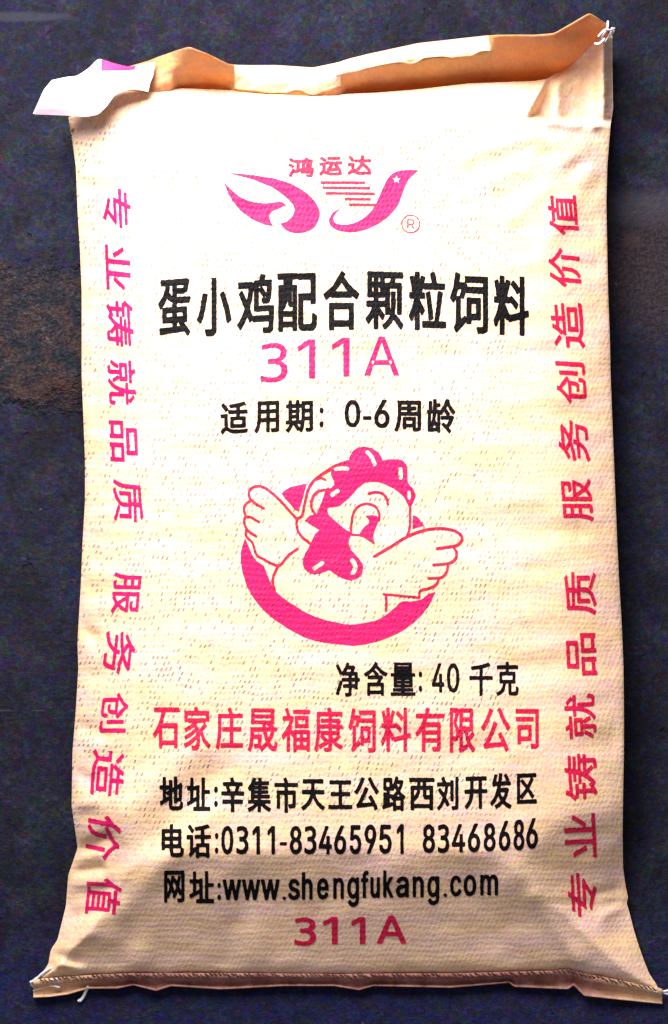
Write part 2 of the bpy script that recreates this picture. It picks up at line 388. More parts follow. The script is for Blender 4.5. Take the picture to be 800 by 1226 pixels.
for q in (0.12, 0.3, 0.5, 0.7, 0.88, 1.0):
    zz = zl * (1 - q); ins = 55 * (1 - math.sqrt(max(0, 1 - q * q))) * np.clip(zl / 45, 0.05, 1)
    uu = ul + dirx * ins; vv = vl + diry * ins
    verts.append(W(uu, vv, np.maximum(zz, 0.4))); uvs.append(np.stack([uu / 1000, vv / 1000], -1))
    cur = off + np.arange(len(loop)); nx = np.roll(cur, -1); pn = np.roll(prev, -1)
    faces += np.stack([prev, pn, nx, cur], -1).tolist(); prev = cur; off += len(loop)
verts.append(W(np.array([cx]), np.array([cy]), np.array([0.4]))); uvs.append(np.array([[cx / 1000, cy / 1000]]))
faces += [(int(a), int(b), off) for a, b in zip(prev, np.roll(prev, -1))]
body = mesh_obj("sack_body", np.concatenate(verts), faces, M_cloth, sack, np.concatenate(uvs))

# ------------------------------------------------------------------ sheets of loose cloth: columns of (x, [(y,z) from foot to rim])
def sheet(name, cols, nx, ny, mat, thick, parent, shrink=False):
    xs = np.array([c[0] for c in cols], float)
    P = np.array([c[1] for c in cols], float)           # (n, m, 2)
    X = np.linspace(xs[0], xs[-1], nx); m = P.shape[1]
    T = np.linspace(0, m - 1, ny)
    Y = np.empty((nx, ny)); Z = np.empty((nx, ny))
    for i, xq in enumerate(X):
        py = np.array([np.interp(xq, xs, P[:, j, 0]) for j in range(m)])
        pz = np.array([np.interp(xq, xs, P[:, j, 1]) for j in range(m)])
        Y[i] = np.interp(T, np.arange(m), py); Z[i] = np.interp(T, np.arange(m), pz)
    ker = np.hanning(7); ker /= ker.sum()
    for A in (Y, Z):
        for j in range(ny): A[:, j] = np.convolve(np.pad(A[:, j], 3, mode='edge'), ker, 'valid')
    for i in range(nx): Z[i] = np.convolve(np.pad(Z[i], 2, mode='edge'), np.array([.1, .2, .4, .2, .1]), 'valid')
    XX = np.repeat(X[:, None], ny, 1)
    Z = Z + 6.0 * vnoise(XX / 26 + 5, Y / 17 + 8) + 2.5 * vnoise(XX / 10 + Y / 15 + 2, Y / 9)
    Vv = W(XX, Y, Z).reshape(-1, 3)
    ix = np.arange(nx * ny).reshape(nx, ny)
    f = np.stack([ix[:-1, :-1], ix[1:, :-1], ix[1:, 1:], ix[:-1, 1:]], -1).reshape(-1, 4)
    o = mesh_obj(name, Vv, f, mat, parent, np.stack([XX.ravel() / 1000, Y.ravel() / 1000], -1))
    md = o.modifiers.new("thickness", 'SOLIDIFY'); md.thickness = thick; md.offset = 0
    return o

FLAP = [
    (84, [(158, 78), (142, 62), (130, 56), (116, 50)]),
    (110, [(140, 72), (126, 66), (112, 62), (96, 54)]),
    (140, [(124, 78), (110, 74), (97, 70), (84, 62)]),
    (178, [(118, 86), (102, 90), (88, 88), (73, 80)]),
    (190, [(117, 80), (104, 98), (86, 102), (68, 94)]),
    (206, [(116, 74), (100, 100), (82, 112), (62.5, 112)]),
    (212, [(116, 60), (98, 92), (80, 116), (60, 124)]),
    (226, [(116, 50), (96, 88), (76, 120), (56, 148)]),
    (250, [(116, 50), (97, 84), (82, 112), (65, 138)]),
    (272, [(116, 56), (102, 84), (90, 104), (76, 120)]),
    (284, [(118, 76), (102, 90), (92, 96), (78, 96)]),
    (330, [(119, 82), (106, 92), (93, 96), (78, 92)]),
    (375, [(121, 82), (108, 94), (96, 98), (81, 94)]),
    (404, [(122, 70), (104, 92), (88, 108), (75, 102)]),
    (416, [(121, 56), (100, 90), (85, 112), (71, 105)]),
    (440, [(120, 40), (98, 80), (81, 116), (65, 106)]),
    (500, [(117, 40), (94, 80), (72, 120), (52, 108)]),
    (584, [(110, 40), (86, 80), (62, 124), (42.5, 112)]),
    (591, [(110, 40), (86, 78), (62, 120), (42, 150)]),
    (640, [(106, 40), (84, 78), (62, 118), (42, 152)]),
    (664, [(106, 40), (82, 80), (60, 120), (40, 152)]),
    (690, [(88, 50), (68, 86), (48, 122), (25, 152)]),
    (706, [(70, 56), (54, 90), (36, 124), (15.5, 150)]),
    (716, [(58, 60), (46, 92), (34, 122), (22, 144)]),
    (728, [(52, 60), (46, 86), (39, 112), (30, 132)]),
]
FLAP = [(x, [(y, (z_ - 40) * (1.38 if (210 < x < 280 or x > 412) else 1.0) + (0 if (210 < x < 280 or x > 412) else 30)) for y, z_ in c]) for x, c in FLAP]
flap = sheet("mouth_flap", FLAP, 330, 26, M_flap, 0.0009, sack)
def lip(x0, x1, r0, r1, jag):
    xs = [c[0] for c in FLAP]; out = []
    for xq in np.linspace(x0, x1, 60):
        q0 = r0 + jag * 2 * float(vnoise(np.array([xq / 17.0]), np.array([r0 * 9.3]))[0])
        y_ = [np.interp(xq, xs, [c[1][j][0] for c in FLAP]) for j in range(4)]; z_ = [np.interp(xq, xs, [c[1][j][1] for c in FLAP]) for j in range(4)]
        out.append((xq, [(np.interp(r, range(4), y_), np.interp(r, range(4), z_) + 2.2) for r in np.linspace(q0, r1, 4)]))
    return out
sheet("mouth_lip", lip(281, 408, 1.05, 2.98, 0.55), 90, 16, M_cloth, 0.0007, sack)
sheet("mouth_lip", lip(402, 587, 1.97, 2.98, 0.18), 110, 12, M_cloth, 0.0007, sack)
flap['label'] = "folded mouth of the sack, its cloth glowing orange-brown against the light"

# bottom hem: runs along the seam, past both corners
HEMT = np.array([(40, 1175), (47, 1174), (95, 1170), (155, 1167), (300, 1167), (400, 1168), (550, 1167), (660, 1164), (680, 1162), (700, 1167), (785, 1184), (793, 1186)], float)
HEMB = np.array([(40, 1194), (60, 1193), (82, 1190), (105, 1183), (140, 1183), (160, 1179), (187, 1186), (205, 1180), (265, 1184), (340, 1180), (400, 1180), (430, 1185),
                 (447, 1180), (540, 1182), (610, 1176), (616, 1181), (680, 1184), (687, 1179), (700, 1192), (791, 1201.5), (793, 1202)], float)
hx = np.concatenate([np.linspace(40, 793, 420)])
cols = []
hrows = [(0.0, -2, 20), (0.12, 0, 21), (0.3, 0, 15), (0.55, 0, 7), (0.82, 0, 5), (1.0, 0, 14)]
Hu = []; Hv = []; Hz = []
for q, dy, zz in hrows:
    a = np.interp(hx, HEMT[:, 0], HEMT[:, 1]); b = np.interp(hx, HEMB[:, 0], HEMB[:, 1])
    vv = a + (b - a) * q + dy
    Hu.append(hx); Hv.append(vv); Hz.append(zz + 3.0 * vnoise(hx / 18 + 4, vv / 8) + 2.5 * vnoise(hx / 6, vv / 5))
Hu, Hv, Hz = map(np.array, (Hu, Hv, Hz))
Hz = np.maximum(Hz - 6 * sstep(Hu, 730, 793) * (Hz > 12), 2.5)
ix = np.arange(Hu.size).reshape(Hu.shape)
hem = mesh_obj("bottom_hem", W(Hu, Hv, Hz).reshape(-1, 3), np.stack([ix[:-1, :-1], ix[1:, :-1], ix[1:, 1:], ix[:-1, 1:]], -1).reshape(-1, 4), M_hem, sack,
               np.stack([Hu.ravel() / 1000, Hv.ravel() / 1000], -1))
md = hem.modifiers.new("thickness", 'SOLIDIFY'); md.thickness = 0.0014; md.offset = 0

# ------------------------------------------------------------------ tubes (threads, seam stitches)
def tube_geo(pts, r, n=6):
    pts = [Vector(p) for p in pts]; V = []; F = []
    for i, p in enumerate(pts):
        d = (pts[min(i + 1, len(pts) - 1)] - pts[max(i - 1, 0)]).normalized()
        a = d.cross(Vector((0, 0, 1)));
        if a.length < 1e-4: a = Vector((1, 0, 0))
        a.normalize(); b = d.cross(a)
        rr = r * (0.55 if i in (0, len(pts) - 1) else 1)
        for j in range(n):
            t = 2 * math.pi * j / n; V.append(p + a * math.cos(t) * rr + b * math.sin(t) * rr)
    for i in range(len(pts) - 1):
        for j in range(n): F.append((i * n + j, i * n + (j + 1) % n, (i + 1) * n + (j + 1) % n, (i + 1) * n + j))
    F.append(tuple(range(n - 1, -1, -1))); F.append(tuple((len(pts) - 1) * n + j for j in range(n)))
    return V, F
def crom(pts, n=8):
    P = [pts[0]] + list(pts) + [pts[-1]]; out = []
    for i in range(1, len(P) - 2):
        p0, p1, p2, p3 = (np.array(P[i + j], float) for j in (-1, 0, 1, 2))
        for t in np.linspace(0, 1, n, endpoint=False):
            out.append(0.5 * (2 * p1 + (p2 - p0) * t + (2 * p0 - 5 * p1 + 4 * p2 - p3) * t * t + (3 * p1 - p0 - 3 * p2 + p3) * t ** 3))
    out.append(np.array(P[-2], float)); return out
def tubes(name, lines, r, mat, parent):
    V = []; F = []
    for l in lines:
        p = crom(l); a = np.array(p); w3 = W(a[:, 0], a[:, 1], a[:, 2])
        v_, f_ = tube_geo(w3, r); o = len(V); V += v_; F += [tuple(i + o for i in f) for f in f_]
    return mesh_obj(name, V, F, mat, parent)

sx = np.arange(50, 786, 5.2); lines = []
for i, x in enumerate(sx):
    y = float(np.interp(x, HEMT[:, 0], HEMT[:, 1])) + random.uniform(-1.8, 1.8)
    lines.append([(x - 2.6, y - 1.6, 23), (x, y + 0.6, 24.5), (x + 2.4, y + 2.2 + random.uniform(-.8, .8), 22)])
st = tubes("seam_stitching", lines, 0.0007, M_stitch, hem)
tl = [[(58, 1168, 18), (46, 1170, 14), (38, 1177, 8), (41, 1182, 5)], [(70, 1172, 22), (56, 1174, 18), (46, 1180, 10), (37, 1179, 6)],
      [(62, 1158, 24), (50, 1166, 20), (43, 1173, 16), (36, 1176, 12)], [(72, 1182, 14), (60, 1180, 13), (48, 1183, 10), (40, 1186, 7)]]
for l in tl: tubes("thread_end", [l], 0.0014, M_thread, sack)
tubes("thread_end", [[(106, 1180, 10), (103, 1186, 8), (100, 1193, 5), (96, 1198, 4), (94, 1197, 5)]], 0.0019, M_thread, sack)
tubes("thread_end", [[(780, 1182, 14), (788, 1184, 14), (796, 1189, 10), (806, 1191, 6)]], 0.0014, M_thread, sack)
tubes("thread_end", [[(776, 1184, 16), (786, 1187, 15), (794, 1187, 12), (803, 1185, 8)]], 0.0012, M_thread, sack)
for l in ([(716, 44, 128), (724, 36, 134), (731, 36, 128), (736, 34, 118)], [(720, 46, 124), (727, 34, 130), (728, 25, 128)], [(724, 50, 118), (731, 40, 120), (733, 33, 116)],
          [(712, 52, 128), (718, 52, 134), (724, 46, 130)], [(728, 44, 122), (733, 40, 118), (735, 37, 112)]):
    tubes("thread_end", [l], 0.0012, M_thread, sack)

# ------------------------------------------------------------------ paper label sewn into the top left corner
TAG = [  # columns across the strip: lower edge -> upper edge with heights; x differs per row
    [(39, 137, 82), (45, 124, 92), (52, 108, 104), (62, 96, 112)],
    [(60, 137.5, 96), (64, 124, 108), (72, 106, 116), (80, 92, 116)],
    [(82, 138.5, 112), (84, 124, 120), (88, 108, 122), (92, 91, 116)],
    [(104, 140, 122), (106, 122, 126), (106, 104, 122), (106, 82, 112)],
    [(118, 137, 128), (118, 118, 128), (118, 98, 120), (118, 69.5, 108)],
    [(128, 127, 132), (129, 112, 126), (133, 92, 116), (137, 76, 106)],
    [(138, 112, 130), (141, 104, 122), (148, 88, 110), (154, 80, 102)],
    [(158, 106, 126), (162, 99, 116), (168, 88, 106), (172, 77, 98)],
    [(178, 110, 112), (180, 100, 106), (184, 90, 100), (186, 74, 92)],
]
TA = np.array(TAG, float)
def bil(A, s, t):
    n, m = A.shape[:2]; i = np.clip((s * (n - 1)).astype(int), 0, n - 2); j = np.clip((t * (m - 1)).astype(int), 0, m - 2)
    fs = (s * (n - 1) - i)[..., None]; ft = (t * (m - 1) - j)[..., None]
    return (A[i, j] * (1 - fs) + A[i + 1, j] * fs) * (1 - ft) + (A[i, j + 1] * (1 - fs) + A[i + 1, j + 1] * fs) * ft
sA, tA = np.meshgrid(np.linspace(0, 1, 60), np.linspace(0, 1, 30), indexing='ij')
G = bil(TA, sA, tA)
for _ in range(3):
    H = G.copy(); H[1:-1] = (G[:-2] + 2 * G[1:-1] + G[2:]) / 4; H[:, 1:-1] = (H[:, :-2] + 2 * H[:, 1:-1] + H[:, 2:]) / 4; G = H
G[..., 2] += 5 * vnoise(G[..., 0] / 17, G[..., 1] / 40 + 3) + 2 * vnoise(G[..., 0] / 7 + 9, G[..., 1] / 12)
def grid_mesh(name, G, mat, parent, thick):
    n, m = G.shape[:2]; ix = np.arange(n * m).reshape(n, m)
    f = np.stack([ix[:-1, :-1], ix[1:, :-1], ix[1:, 1:], ix[:-1, 1:]], -1).reshape(-1, 4)
    o = mesh_obj(name, W(G[..., 0], G[..., 1], G[..., 2]).reshape(-1, 3), f, mat, parent)
    if thick: md = o.modifiers.new("thickness", 'SOLIDIFY'); md.thickness = thick; md.offset = -1
    return o
tag = grid_mesh("label_tag", G, M_paper, sack, 0.0004)
tag['label'] = "curled white paper tag with pink bands at the top left corner"
up = np.array([0, 0, 0.9])
grid_mesh("tag_stripe", G[31:49, 24:30] + up, M_paper_pink, tag, 0)
grid_mesh("tag_band", G[1:34, 0:6] + up, M_paper_pale, tag, 0)
grid_mesh("tag_band", G[46:59, 19:26] + up, M_paper_pale, tag, 0)

# ------------------------------------------------------------------ printing: outlines filled, cut fine and laid on the cloth
def curve_geo(splines):
    cu = bpy.data.curves.new("outline", 'CURVE'); cu.dimensions = '2D'; cu.fill_mode = 'BOTH'
    for pts in splines:
        sp = cu.splines.new('POLY'); sp.points.add(len(pts) - 1); sp.use_cyclic_u = True
        for p, q in zip(sp.points, pts): p.co = (q[0] * 0.01, -q[1] * 0.01, 0, 1)
    o = bpy.data.objects.new("outline", cu); C.objects.link(o); bpy.context.view_layer.update()
    me = bpy.data.meshes.new_from_object(o.evaluated_get(bpy.context.evaluated_depsgraph_get()))
    V = np.array([(q.co.x * 100, -q.co.y * 100) for q in me.vertices]); F = [tuple(p.vertices) for p in me.polygons]
    bpy.data.objects.remove(o); bpy.data.curves.remove(cu); bpy.data.meshes.remove(me)
    return V, F
# letter outlines: character = closed loops of "x y" points
GLYPHS = {}
for _l in """0=113 -3,95 -2,79 3,65 12,47 31,34 57,29 77,25 101,24 127,25 153,29 177,35 197,48 223,65 242,79 251,95 256,113 258,131 256,147 251,161 242,179 223,192 197,198 177,201 153,203 127,201 101,198 77,192 57,179 31,162 12,147 3,131 -2;113 25,125 26,136 30,145 37,157 52,165 72,169 88,172 127,169 166,165 182,157 203,145 218,136 224,125 228,113 230,101 228,91 224,82 218,70 203,62 182,58 166,55 127,58 88,62 72,70 52,82 37,91 30,101 26
1=138 254,138 0,106 0,106 224,43 179,43 213,99 254
2=32 0,32 24,141 141,155 163,160 182,159 198,154 209,143 220,129 227,116 230,102 229,94 227,83 222,74 213,68 203,64 181,33 181,34 196,40 215,47 227,55 237,72 248,84 253,98 257,120 258,134 255,147 251,159 245,169 237,177 228,184 217,188 205,190 193,190 177,187 163,179 145,164 124,141 97,76 30,76 28,195 28,195 0
3=135 139,151 133,164 125,178 109,184 96,187 80,187 60,182 40,171 23,155 9,146 4,135 0,111 -4,91 -5,67 -3,24 8,24 43,47 33,70 27,93 25,119 28,132 34,146 48,151 60,153 75,149 96,142 106,132 115,112 123,69 124,69 153,103 154,117 156,129 161,141 172,145 182,147 194,146 206,141 216,134 224,125 230,106 235,72 233,32 221,32 253,80 263,111 264,122 263,142 256,151 251,166 239,172 231,179 215,182 195,179 175,173 164,161 151,149 144
4=20 53,20 79,123 254,155 254,54 81,207 81,207 53;141 0,141 159,171 159,171 0
5=111 -3,82 1,70 6,54 16,41 30,35 41,32 53,30 65,61 65,67 48,74 39,83 32,102 26,116 25,125 27,142 35,149 41,157 52,163 71,164 86,162 97,157 111,148 122,137 131,124 137,109 138,92 137,76 131,64 123,34 126,48 254,183 254,183 226,75 226,67 151,85 161,106 166,126 166,147 160,165 150,179 134,189 116,194 99,195 82,193 58,188 44,176 26,160 11,148 4,134 -1
6=113 -3,91 -1,77 4,65 11,50 25,39 44,34 58,32 81,34 100,43 127,56 151,126 254,161 254,75 131,73 131,79 140,87 148,98 153,107 156,132 156,146 153,158 147,169 140,178 131,188 114,193 94,194 79,193 63,190 49,184 36,176 25,166 15,155 7,142 1,128 -2;113 24,131 27,139 31,149 40,157 51,161 59,164 79,161 98,157 107,149 118,139 126,131 130,113 133,95 130,87 126,77 118,69 107,65 99,62 79,65 59,69 51,77 40,87 31,95 27
7=48 0,162 226,31 226,31 254,195 254,195 224,82 0
8=113 -3,82 1,68 6,50 17,37 31,31 42,27 54,26 68,29 88,33 98,40 110,51 121,58 126,76 132,55 145,46 154,40 165,36 177,35 190,36 203,40 214,49 230,67 246,79 252,92 256,113 258,134 256,159 246,177 230,186 214,190 203,191 190,190 177,186 165,180 154,171 145,150 132,168 126,186 110,197 88,200 68,199 54,195 42,189 31,176 17,158 6,145 1;113 25,134 27,142 30,153 37,161 46,165 53,168 69,165 87,161 94,153 104,141 111,133 115,113 118,93 115,85 111,73 104,65 94,61 87,58 69,61 53,64 46,73 37,84 30,92 27;113 145,130 147,146 157,157 172,160 188,157 203,147 218,130 228,113 230,96 228,79 218,69 203,66 188,69 172,79 157,96 147
9=113 258,135 255,149 250,161 243,176 229,187 211,192 197,194 173,192 155,183 128,170 103,100 0,65 0,151 124,154 124,148 115,139 107,128 101,119 98,94 98,81 102,69 107,58 114,49 124,39 140,33 161,32 176,33 191,36 205,42 218,50 230,60 239,71 247,84 253,98 257;113 230,95 227,87 223,77 215,69 204,66 195,63 176,66 156,69 148,77 137,87 129,95 125,113 122,131 125,139 129,149 137,157 147,161 156,164 175,161 195,157 204,150 215,139 223,131 227
A=8 0,101 254,138 254,231 0,198 0,140 161,116 239,123 239,111 201,43 0;55 71,55 99,185 99,185 71
-=168 122,168 94,57 94,57 122
:=48 -2,39 -1,31 4,26 12,25 20,26 29,31 37,39 42,48 43,56 42,64 37,69 29,71 20,69 12,64 4,56 -1;48 135,39 137,31 142,26 149,25 158,26 167,31 174,39 179,48 181,56 179,64 174,69 167,71 158,69 149,64 142,56 137
.=48 -2,39 -1,31 4,26 12,25 20,26 29,31 37,39 42,48 43,56 42,64 37,69 29,71 20,69 12,64 4,56 -1
R=30 0,30 254,127 254,145 252,167 244,183 232,192 222,198 211,204 191,204 161,200 148,195 136,183 120,166 109,145 101,118 99,48 99,48 128,123 128,145 132,153 136,162 143,169 154,172 167,172 186,169 199,159 212,149 220,140 223,123 226,62 226,62 0;177 0,115 115,151 115,214 0
w=69 0,11 190,44 190,73 82,88 21,82 21,89 53,126 190,158 190,187 82,201 21,196 21,201 45,240 190,272 190,215 0,184 0,158 90,138 169,145 169,129 103,99 0
s=91 -4,61 0,42 9,31 19,25 27,18 47,47 53,50 44,58 33,70 26,85 23,103 24,113 26,122 31,131 40,134 48,133 58,129 66,124 70,110 76,66 87,52 93,36 104,29 113,25 124,23 137,26 152,30 161,39 173,52 183,69 189,81 191,100 192,122 188,140 179,152 166,162 145,134 139,127 152,114 163,100 166,83 165,69 161,59 153,55 142,56 129,62 122,72 116,123 102,143 93,153 86,160 76,164 66,166 53,165 43,161 33,156 24,145 12,130 3,118 -1
h=57 113,57 0,26 0,26 254,57 254,57 144,51 144,58 159,66 172,76 181,94 189,107 192,126 191,143 187,157 178,164 170,170 160,175 149,178 135,179 0,148 0,148 125,145 137,136 152,128 159,111 164,96 164,80 159,71 151,63 141,58 129
e=106 -4,88 -3,73 1,58 8,41 23,28 42,22 58,18 75,17 93,18 112,22 129,28 145,40 165,58 180,71 187,86 191,103 192,123 190,138 185,151 177,163 166,173 152,181 135,184 121,186 97,186 85,37 85,37 110,169 110,155 101,152 124,144 143,131 157,118 163,103 165,87 163,73 157,62 147,54 135,50 121,48 82,53 58,58 48,67 37,85 26,95 24,110 23,127 26,138 32,147 41,153 53,182 45,174 27,168 20,156 10,141 2,130 -1
n=57 113,57 0,26 0,26 190,56 190,56 144,51 144,58 159,66 172,76 181,94 189,107 192,126 191,143 187,156 178,170 160,175 149,178 135,179 0,148 0,148 125,145 137,136 152,128 159,111 164,96 164,80 159,71 151,63 141,58 129
g=103 -75,78 -73,57 -66,38 -52,25 -35,51 -20,65 -37,85 -47,111 -48,124 -46,136 -41,149 -29,154 -17,156 -3,156 34,153 34,143 21,136 14,126 8,114 4,97 2,83 4,63 10,50 17,40 27,31 38,22 60,18 77,17 96,18 114,22 131,27 147,40 166,56 180,69 187,90 192,104 192,119 190,137 180,144 173,154 159,157 159,157 190,186 190,186 -4,183 -27,175 -45,167 -54,157 -62,132 -72;102 30,123 33,132 38,142 47,150 61,153 71,156 96,155 115,152 127,142 146,132 156,123 161,102 165,91 164,81 161,73 156,62 145,52 126,49 109,48 96,50 78,52 66,62 48,73 38,81 33
f=114 190,114 164,3 164,3 190;40 0,40 216,42 231,50 246,60 255,68 259,89 265,103 265,117 262,121 260,114 234,99 237,85 235,77 230,72 221,71 209,71 0
u=91 -3,68 1,53 8,44 15,38 24,30 41,26 69,26 190,57 190,57 72,58 58,62 47,73 34,82 28,100 25,117 28,128 33,137 41,144 52,147 66,148 76,148 190,179 190,179 0,149 0,149 46,154 46,150 38,143 23,134 13,117 2,105 -1
k=55 68,55 106,60 106,142 190,180 190,92 100,89 100;26 0,26 254,57 254,57 0;147 0,74 93,96 114,186 0
a=80 -4,63 -3,47 2,38 8,27 18,19 32,16 42,15 59,18 73,22 80,29 90,39 97,50 102,71 107,120 114,133 117,138 125,137 136,135 146,128 156,120 161,110 164,98 165,82 164,69 158,57 148,50 137,20 146,26 156,35 169,57 184,72 189,87 192,115 190,131 186,146 178,159 164,165 150,168 126,168 0,138 0,138 26,136 26,126 12,115 4,100 -2;85 23,101 24,110 27,121 34,130 43,137 61,138 95,123 89,70 80,58 75,50 67,47 59,46 52,47 43,51 36,57 30,65 26
c=104 -4,87 -3,72 1,58 8,41 23,28 43,22 58,18 75,17 94,18 113,22 130,28 146,41 165,58 180,72 187,87 191,104 192,130 189,153 178,170 161,181 138,151 131,147 143,137 154,126 161,113 164,92 164,81 161,73 155,62 144,56 134,52 124,49 106,50 75,54 59,59 49,69 36,77 30,86 26,104 23,121 26,135 33,146 44,152 59,181 51,177 39,171 28,153 11,130 0
o=104 -4,87 -3,72 1,58 8,41 23,28 43,22 58,18 75,17 94,18 113,22 130,28 146,41 165,58 180,72 187,87 191,104 192,120 191,136 187,149 180,167 165,180 146,186 130,189 113,191 94,189 75,186 58,180 43,167 23,149 8,136 1,120 -3;104 23,116 24,126 28,135 33,143 40,149 49,155 64,160 94,155 124,149 139,143 148,135 155,126 161,116 164,104 165,92 164,81 161,73 155,65 148,59 139,52 124,48 94,52 64,59 49,65 40,73 33,81 28,92 24
m=26 0,26 190,56 190,56 148,54 148,61 166,72 179,86 188,106 193,116 193,129 190,144 180,151 171,157 160,160 147,156 147,161 160,172 175,186 185,204 192,224 193,239 190,257 180,267 169,275 154,278 135,278 0,248 0,248 127,247 139,243 149,236 156,224 163,209 165,197 164,184 158,174 148,169 135,168 124,168 0,137 0,136 140,132 148,123 158,115 163,100 165,85 163,73 156,63 145,58 133,57 119,57 0
蛋=44 123,41 113,29 95,22 88,6 76,12 63,32 79,47 98,54 90,63 85,73 81,98 77,163 77,168 89,94 89,94 104,136 104,136 114,94 114,94 128,145 128,137 110,148 107,162 137,152 140,18 139,18 128,81 128,81 91,69 94,59 100,52 108,57 120;39 51,81 51,81 34,39 34;94 51,136 51,136 34,94 34;12 4,13 -9,143 -3,158 -16,167 -8,126 23,149 23,149 61,94 61,94 73,81 73,81 61,27 61,27 23,81 23,81 5;116 17,130 7,94 6,94 23,124 23
小=81 145,81 3,80 1,76 -1,47 0,53 -14,73 -14,86 -12,93 -6,95 0,95 145;123 100,144 59,157 21,171 27,158 65,136 105;35 103,25 65,13 41,6 31,18 24,26 35,38 60,50 101
鸡=75 32,75 20,141 20,141 32;102 107,121 88,129 94,110 113;12 96,39 55,23 29,5 10,14 0,31 18,47 42,58 19,69 27,53 56,64 88,71 125,63 127,9 127,9 115,58 115,52 91,45 69,21 103;147 131,116 131,124 145,110 148,103 131,81 131,81 49,150 49,148 13,146 2,141 -2,120 -2,123 -12,149 -12,154 -9,157 -4,161 21,163 59,93 59,93 120,140 120,138 93,135 82,131 81,116 81,119 71,138 71,145 75,150 89,153 131
配=97 139,97 127,150 127,150 84,98 84,98 8,99 -4,102 -8,111 -12,155 -12,160 -9,164 -5,167 2,169 24,157 30,155 6,151 1,117 0,111 3,110 71,150 71,150 60,163 60,163 139;25 28,74 28,74 9,25 9;25 37,25 97,37 97,37 78,35 68,25 53,31 48,36 53,42 65,44 77,44 97,54 97,55 57,60 54,74 54,74 37;10 140,10 129,35 129,35 108,14 108,14 -13,25 -13,25 -1,74 -1,74 -11,84 -11,84 108,65 108,65 129,88 129,88 140;45 108,45 129,55 129,55 108;62 97,74 97,74 61,62 62
合=91 148,80 134,55 110,39 100,7 84,16 72,43 86,43 78,132 78,132 89,160 74,170 86,143 99,118 114,96 134,102 142;48 90,70 106,89 124,109 105,131 90;34 57,34 -14,48 -14,48 -4,129 -4,129 -13,143 -13,143 57;48 8,48 45,129 45,129 8
颗=122 86,122 51,120 31,116 21,108 11,97 2,82 -6,89 -14,106 -5,118 5,126 16,130 28,133 51,133 86;130 14,162 -13,169 -4,154 9,136 22;26 102,43 102,43 84,26 84;54 102,72 102,72 84,54 84;26 130,43 130,43 112,26 112;54 130,72 130,72 112,54 112;9 59,9 48,39 48,24 27,6 11,14 1,29 15,43 33,43 -14,54 -14,54 35,77 12,84 22,55 48,88 48,88 59,54 59,54 74,83 74,83 140,15 140,15 74,43 74,43 59;95 110,95 27,107 27,107 100,149 100,149 27,161 27,161 110,127 110,135 128,167 128,167 139,91 139,91 128,122 128,116 110
粒=9 133,16 113,19 95,29 97,25 116,19 135;61 136,50 97,58 94,72 133;74 115,74 103,163 103,163 115;84 89,92 49,97 14,109 18,106 39,95 92;104 144,112 117,125 121,116 148;8 88,8 76,31 76,20 47,6 23,13 11,24 30,33 54,33 -14,46 -14,46 55,62 29,70 40,46 70,46 76,70 76,70 88,46 88,46 147,33 147,33 88;67 6,67 -7,168 -7,168 6,134 6,152 91,139 93,132 49,123 6
饲=73 109,73 97,139 97,139 109;27 147,18 109,4 79,14 70,23 87,31 107,55 107,46 84,56 81,71 117,62 120,34 120,40 144;28 -12,68 17,64 28,42 14,42 82,30 82,30 15,28 7,20 -3;69 138,69 126,149 126,149 2,145 -1,121 -1,125 -14,147 -13,157 -10,160 -7,162 3,162 138;89 68,119 68,119 35,89 35;77 79,77 12,89 12,89 23,130 23,130 79
料=9 133,16 113,19 95,29 97,26 116,19 136;66 137,54 97,63 94,78 134;90 126,106 115,118 103,125 113,113 124,97 135;81 81,98 71,111 60,117 71,104 81,88 91;8 88,8 76,33 76,21 46,5 21,12 8,25 31,36 58,36 -14,49 -14,49 58,66 28,75 39,49 74,49 76,77 76,77 88,49 88,49 147,36 147,36 88;77 36,79 23,134 33,134 -14,147 -14,147 36,169 40,167 52,147 48,147 147,134 147,134 46
适=11 134,37 105,47 113,35 127,20 141;80 59,141 59,141 31,80 31;43 85,7 85,7 72,31 72,31 18,19 11,7 0,15 -11,28 3,39 9,62 -3,77 -7,104 -9,165 -7,168 6,115 3,79 4,65 7,43 19;68 70,68 20,155 20,155 70,118 70,118 92,167 92,167 104,118 104,118 127,156 135,150 146,109 138,61 133,65 122,105 126,105 104,54 104,54 92,105 92,105 70
用=27 135,26 45,20 18,14 5,6 -6,16 -15,22 -7,31 11,38 40,82 40,82 -12,95 -12,95 40,142 40,141 1,110 0,115 -13,140 -12,152 -8,155 -3,155 4,155 135;40 122,82 122,82 94,40 94;142 122,142 94,95 94,95 122;40 82,82 82,82 52,39 52;142 82,142 52,95 52,95 82
期=31 25,21 8,7 -6,18 -14,32 2,44 22;56 20,74 -7,85 -1,66 25;150 126,150 98,114 98,114 126;102 138,101 47,96 19,85 -7,96 -15,101 -6,108 14,113 46,150 46,149 1,146 -1,125 -1,130 -13,153 -12,160 -8,162 -1,162 138;150 86,150 57,113 57,114 86;68 145,68 124,36 124,36 145,24 145,24 124,9 124,9 112,24 112,24 40,7 40,7 29,93 29,93 40,80 40,80 112,93 112,93 124,80 124,80 145;36 112,68 112,68 96,36 96;36 86,68 86,68 69,36 69;36 58,68 58,68 40,36 40
周=26 139,26 68,23 37,14 7,6 -7,16 -15,25 0,31 16,37 50,39 126,141 126,141 1,137 -2,111 -1,116 -14,140 -13,151 -9,153 -4,154 3,154 139;82 123,82 108,50 108,50 97,82 97,82 80,46 80,46 69,132 69,132 80,94 80,94 97,127 97,127 108,94 108,94 123;55 54,55 -1,67 -1,67 8,123 8,123 54;67 44,110 44,110 19,67 19
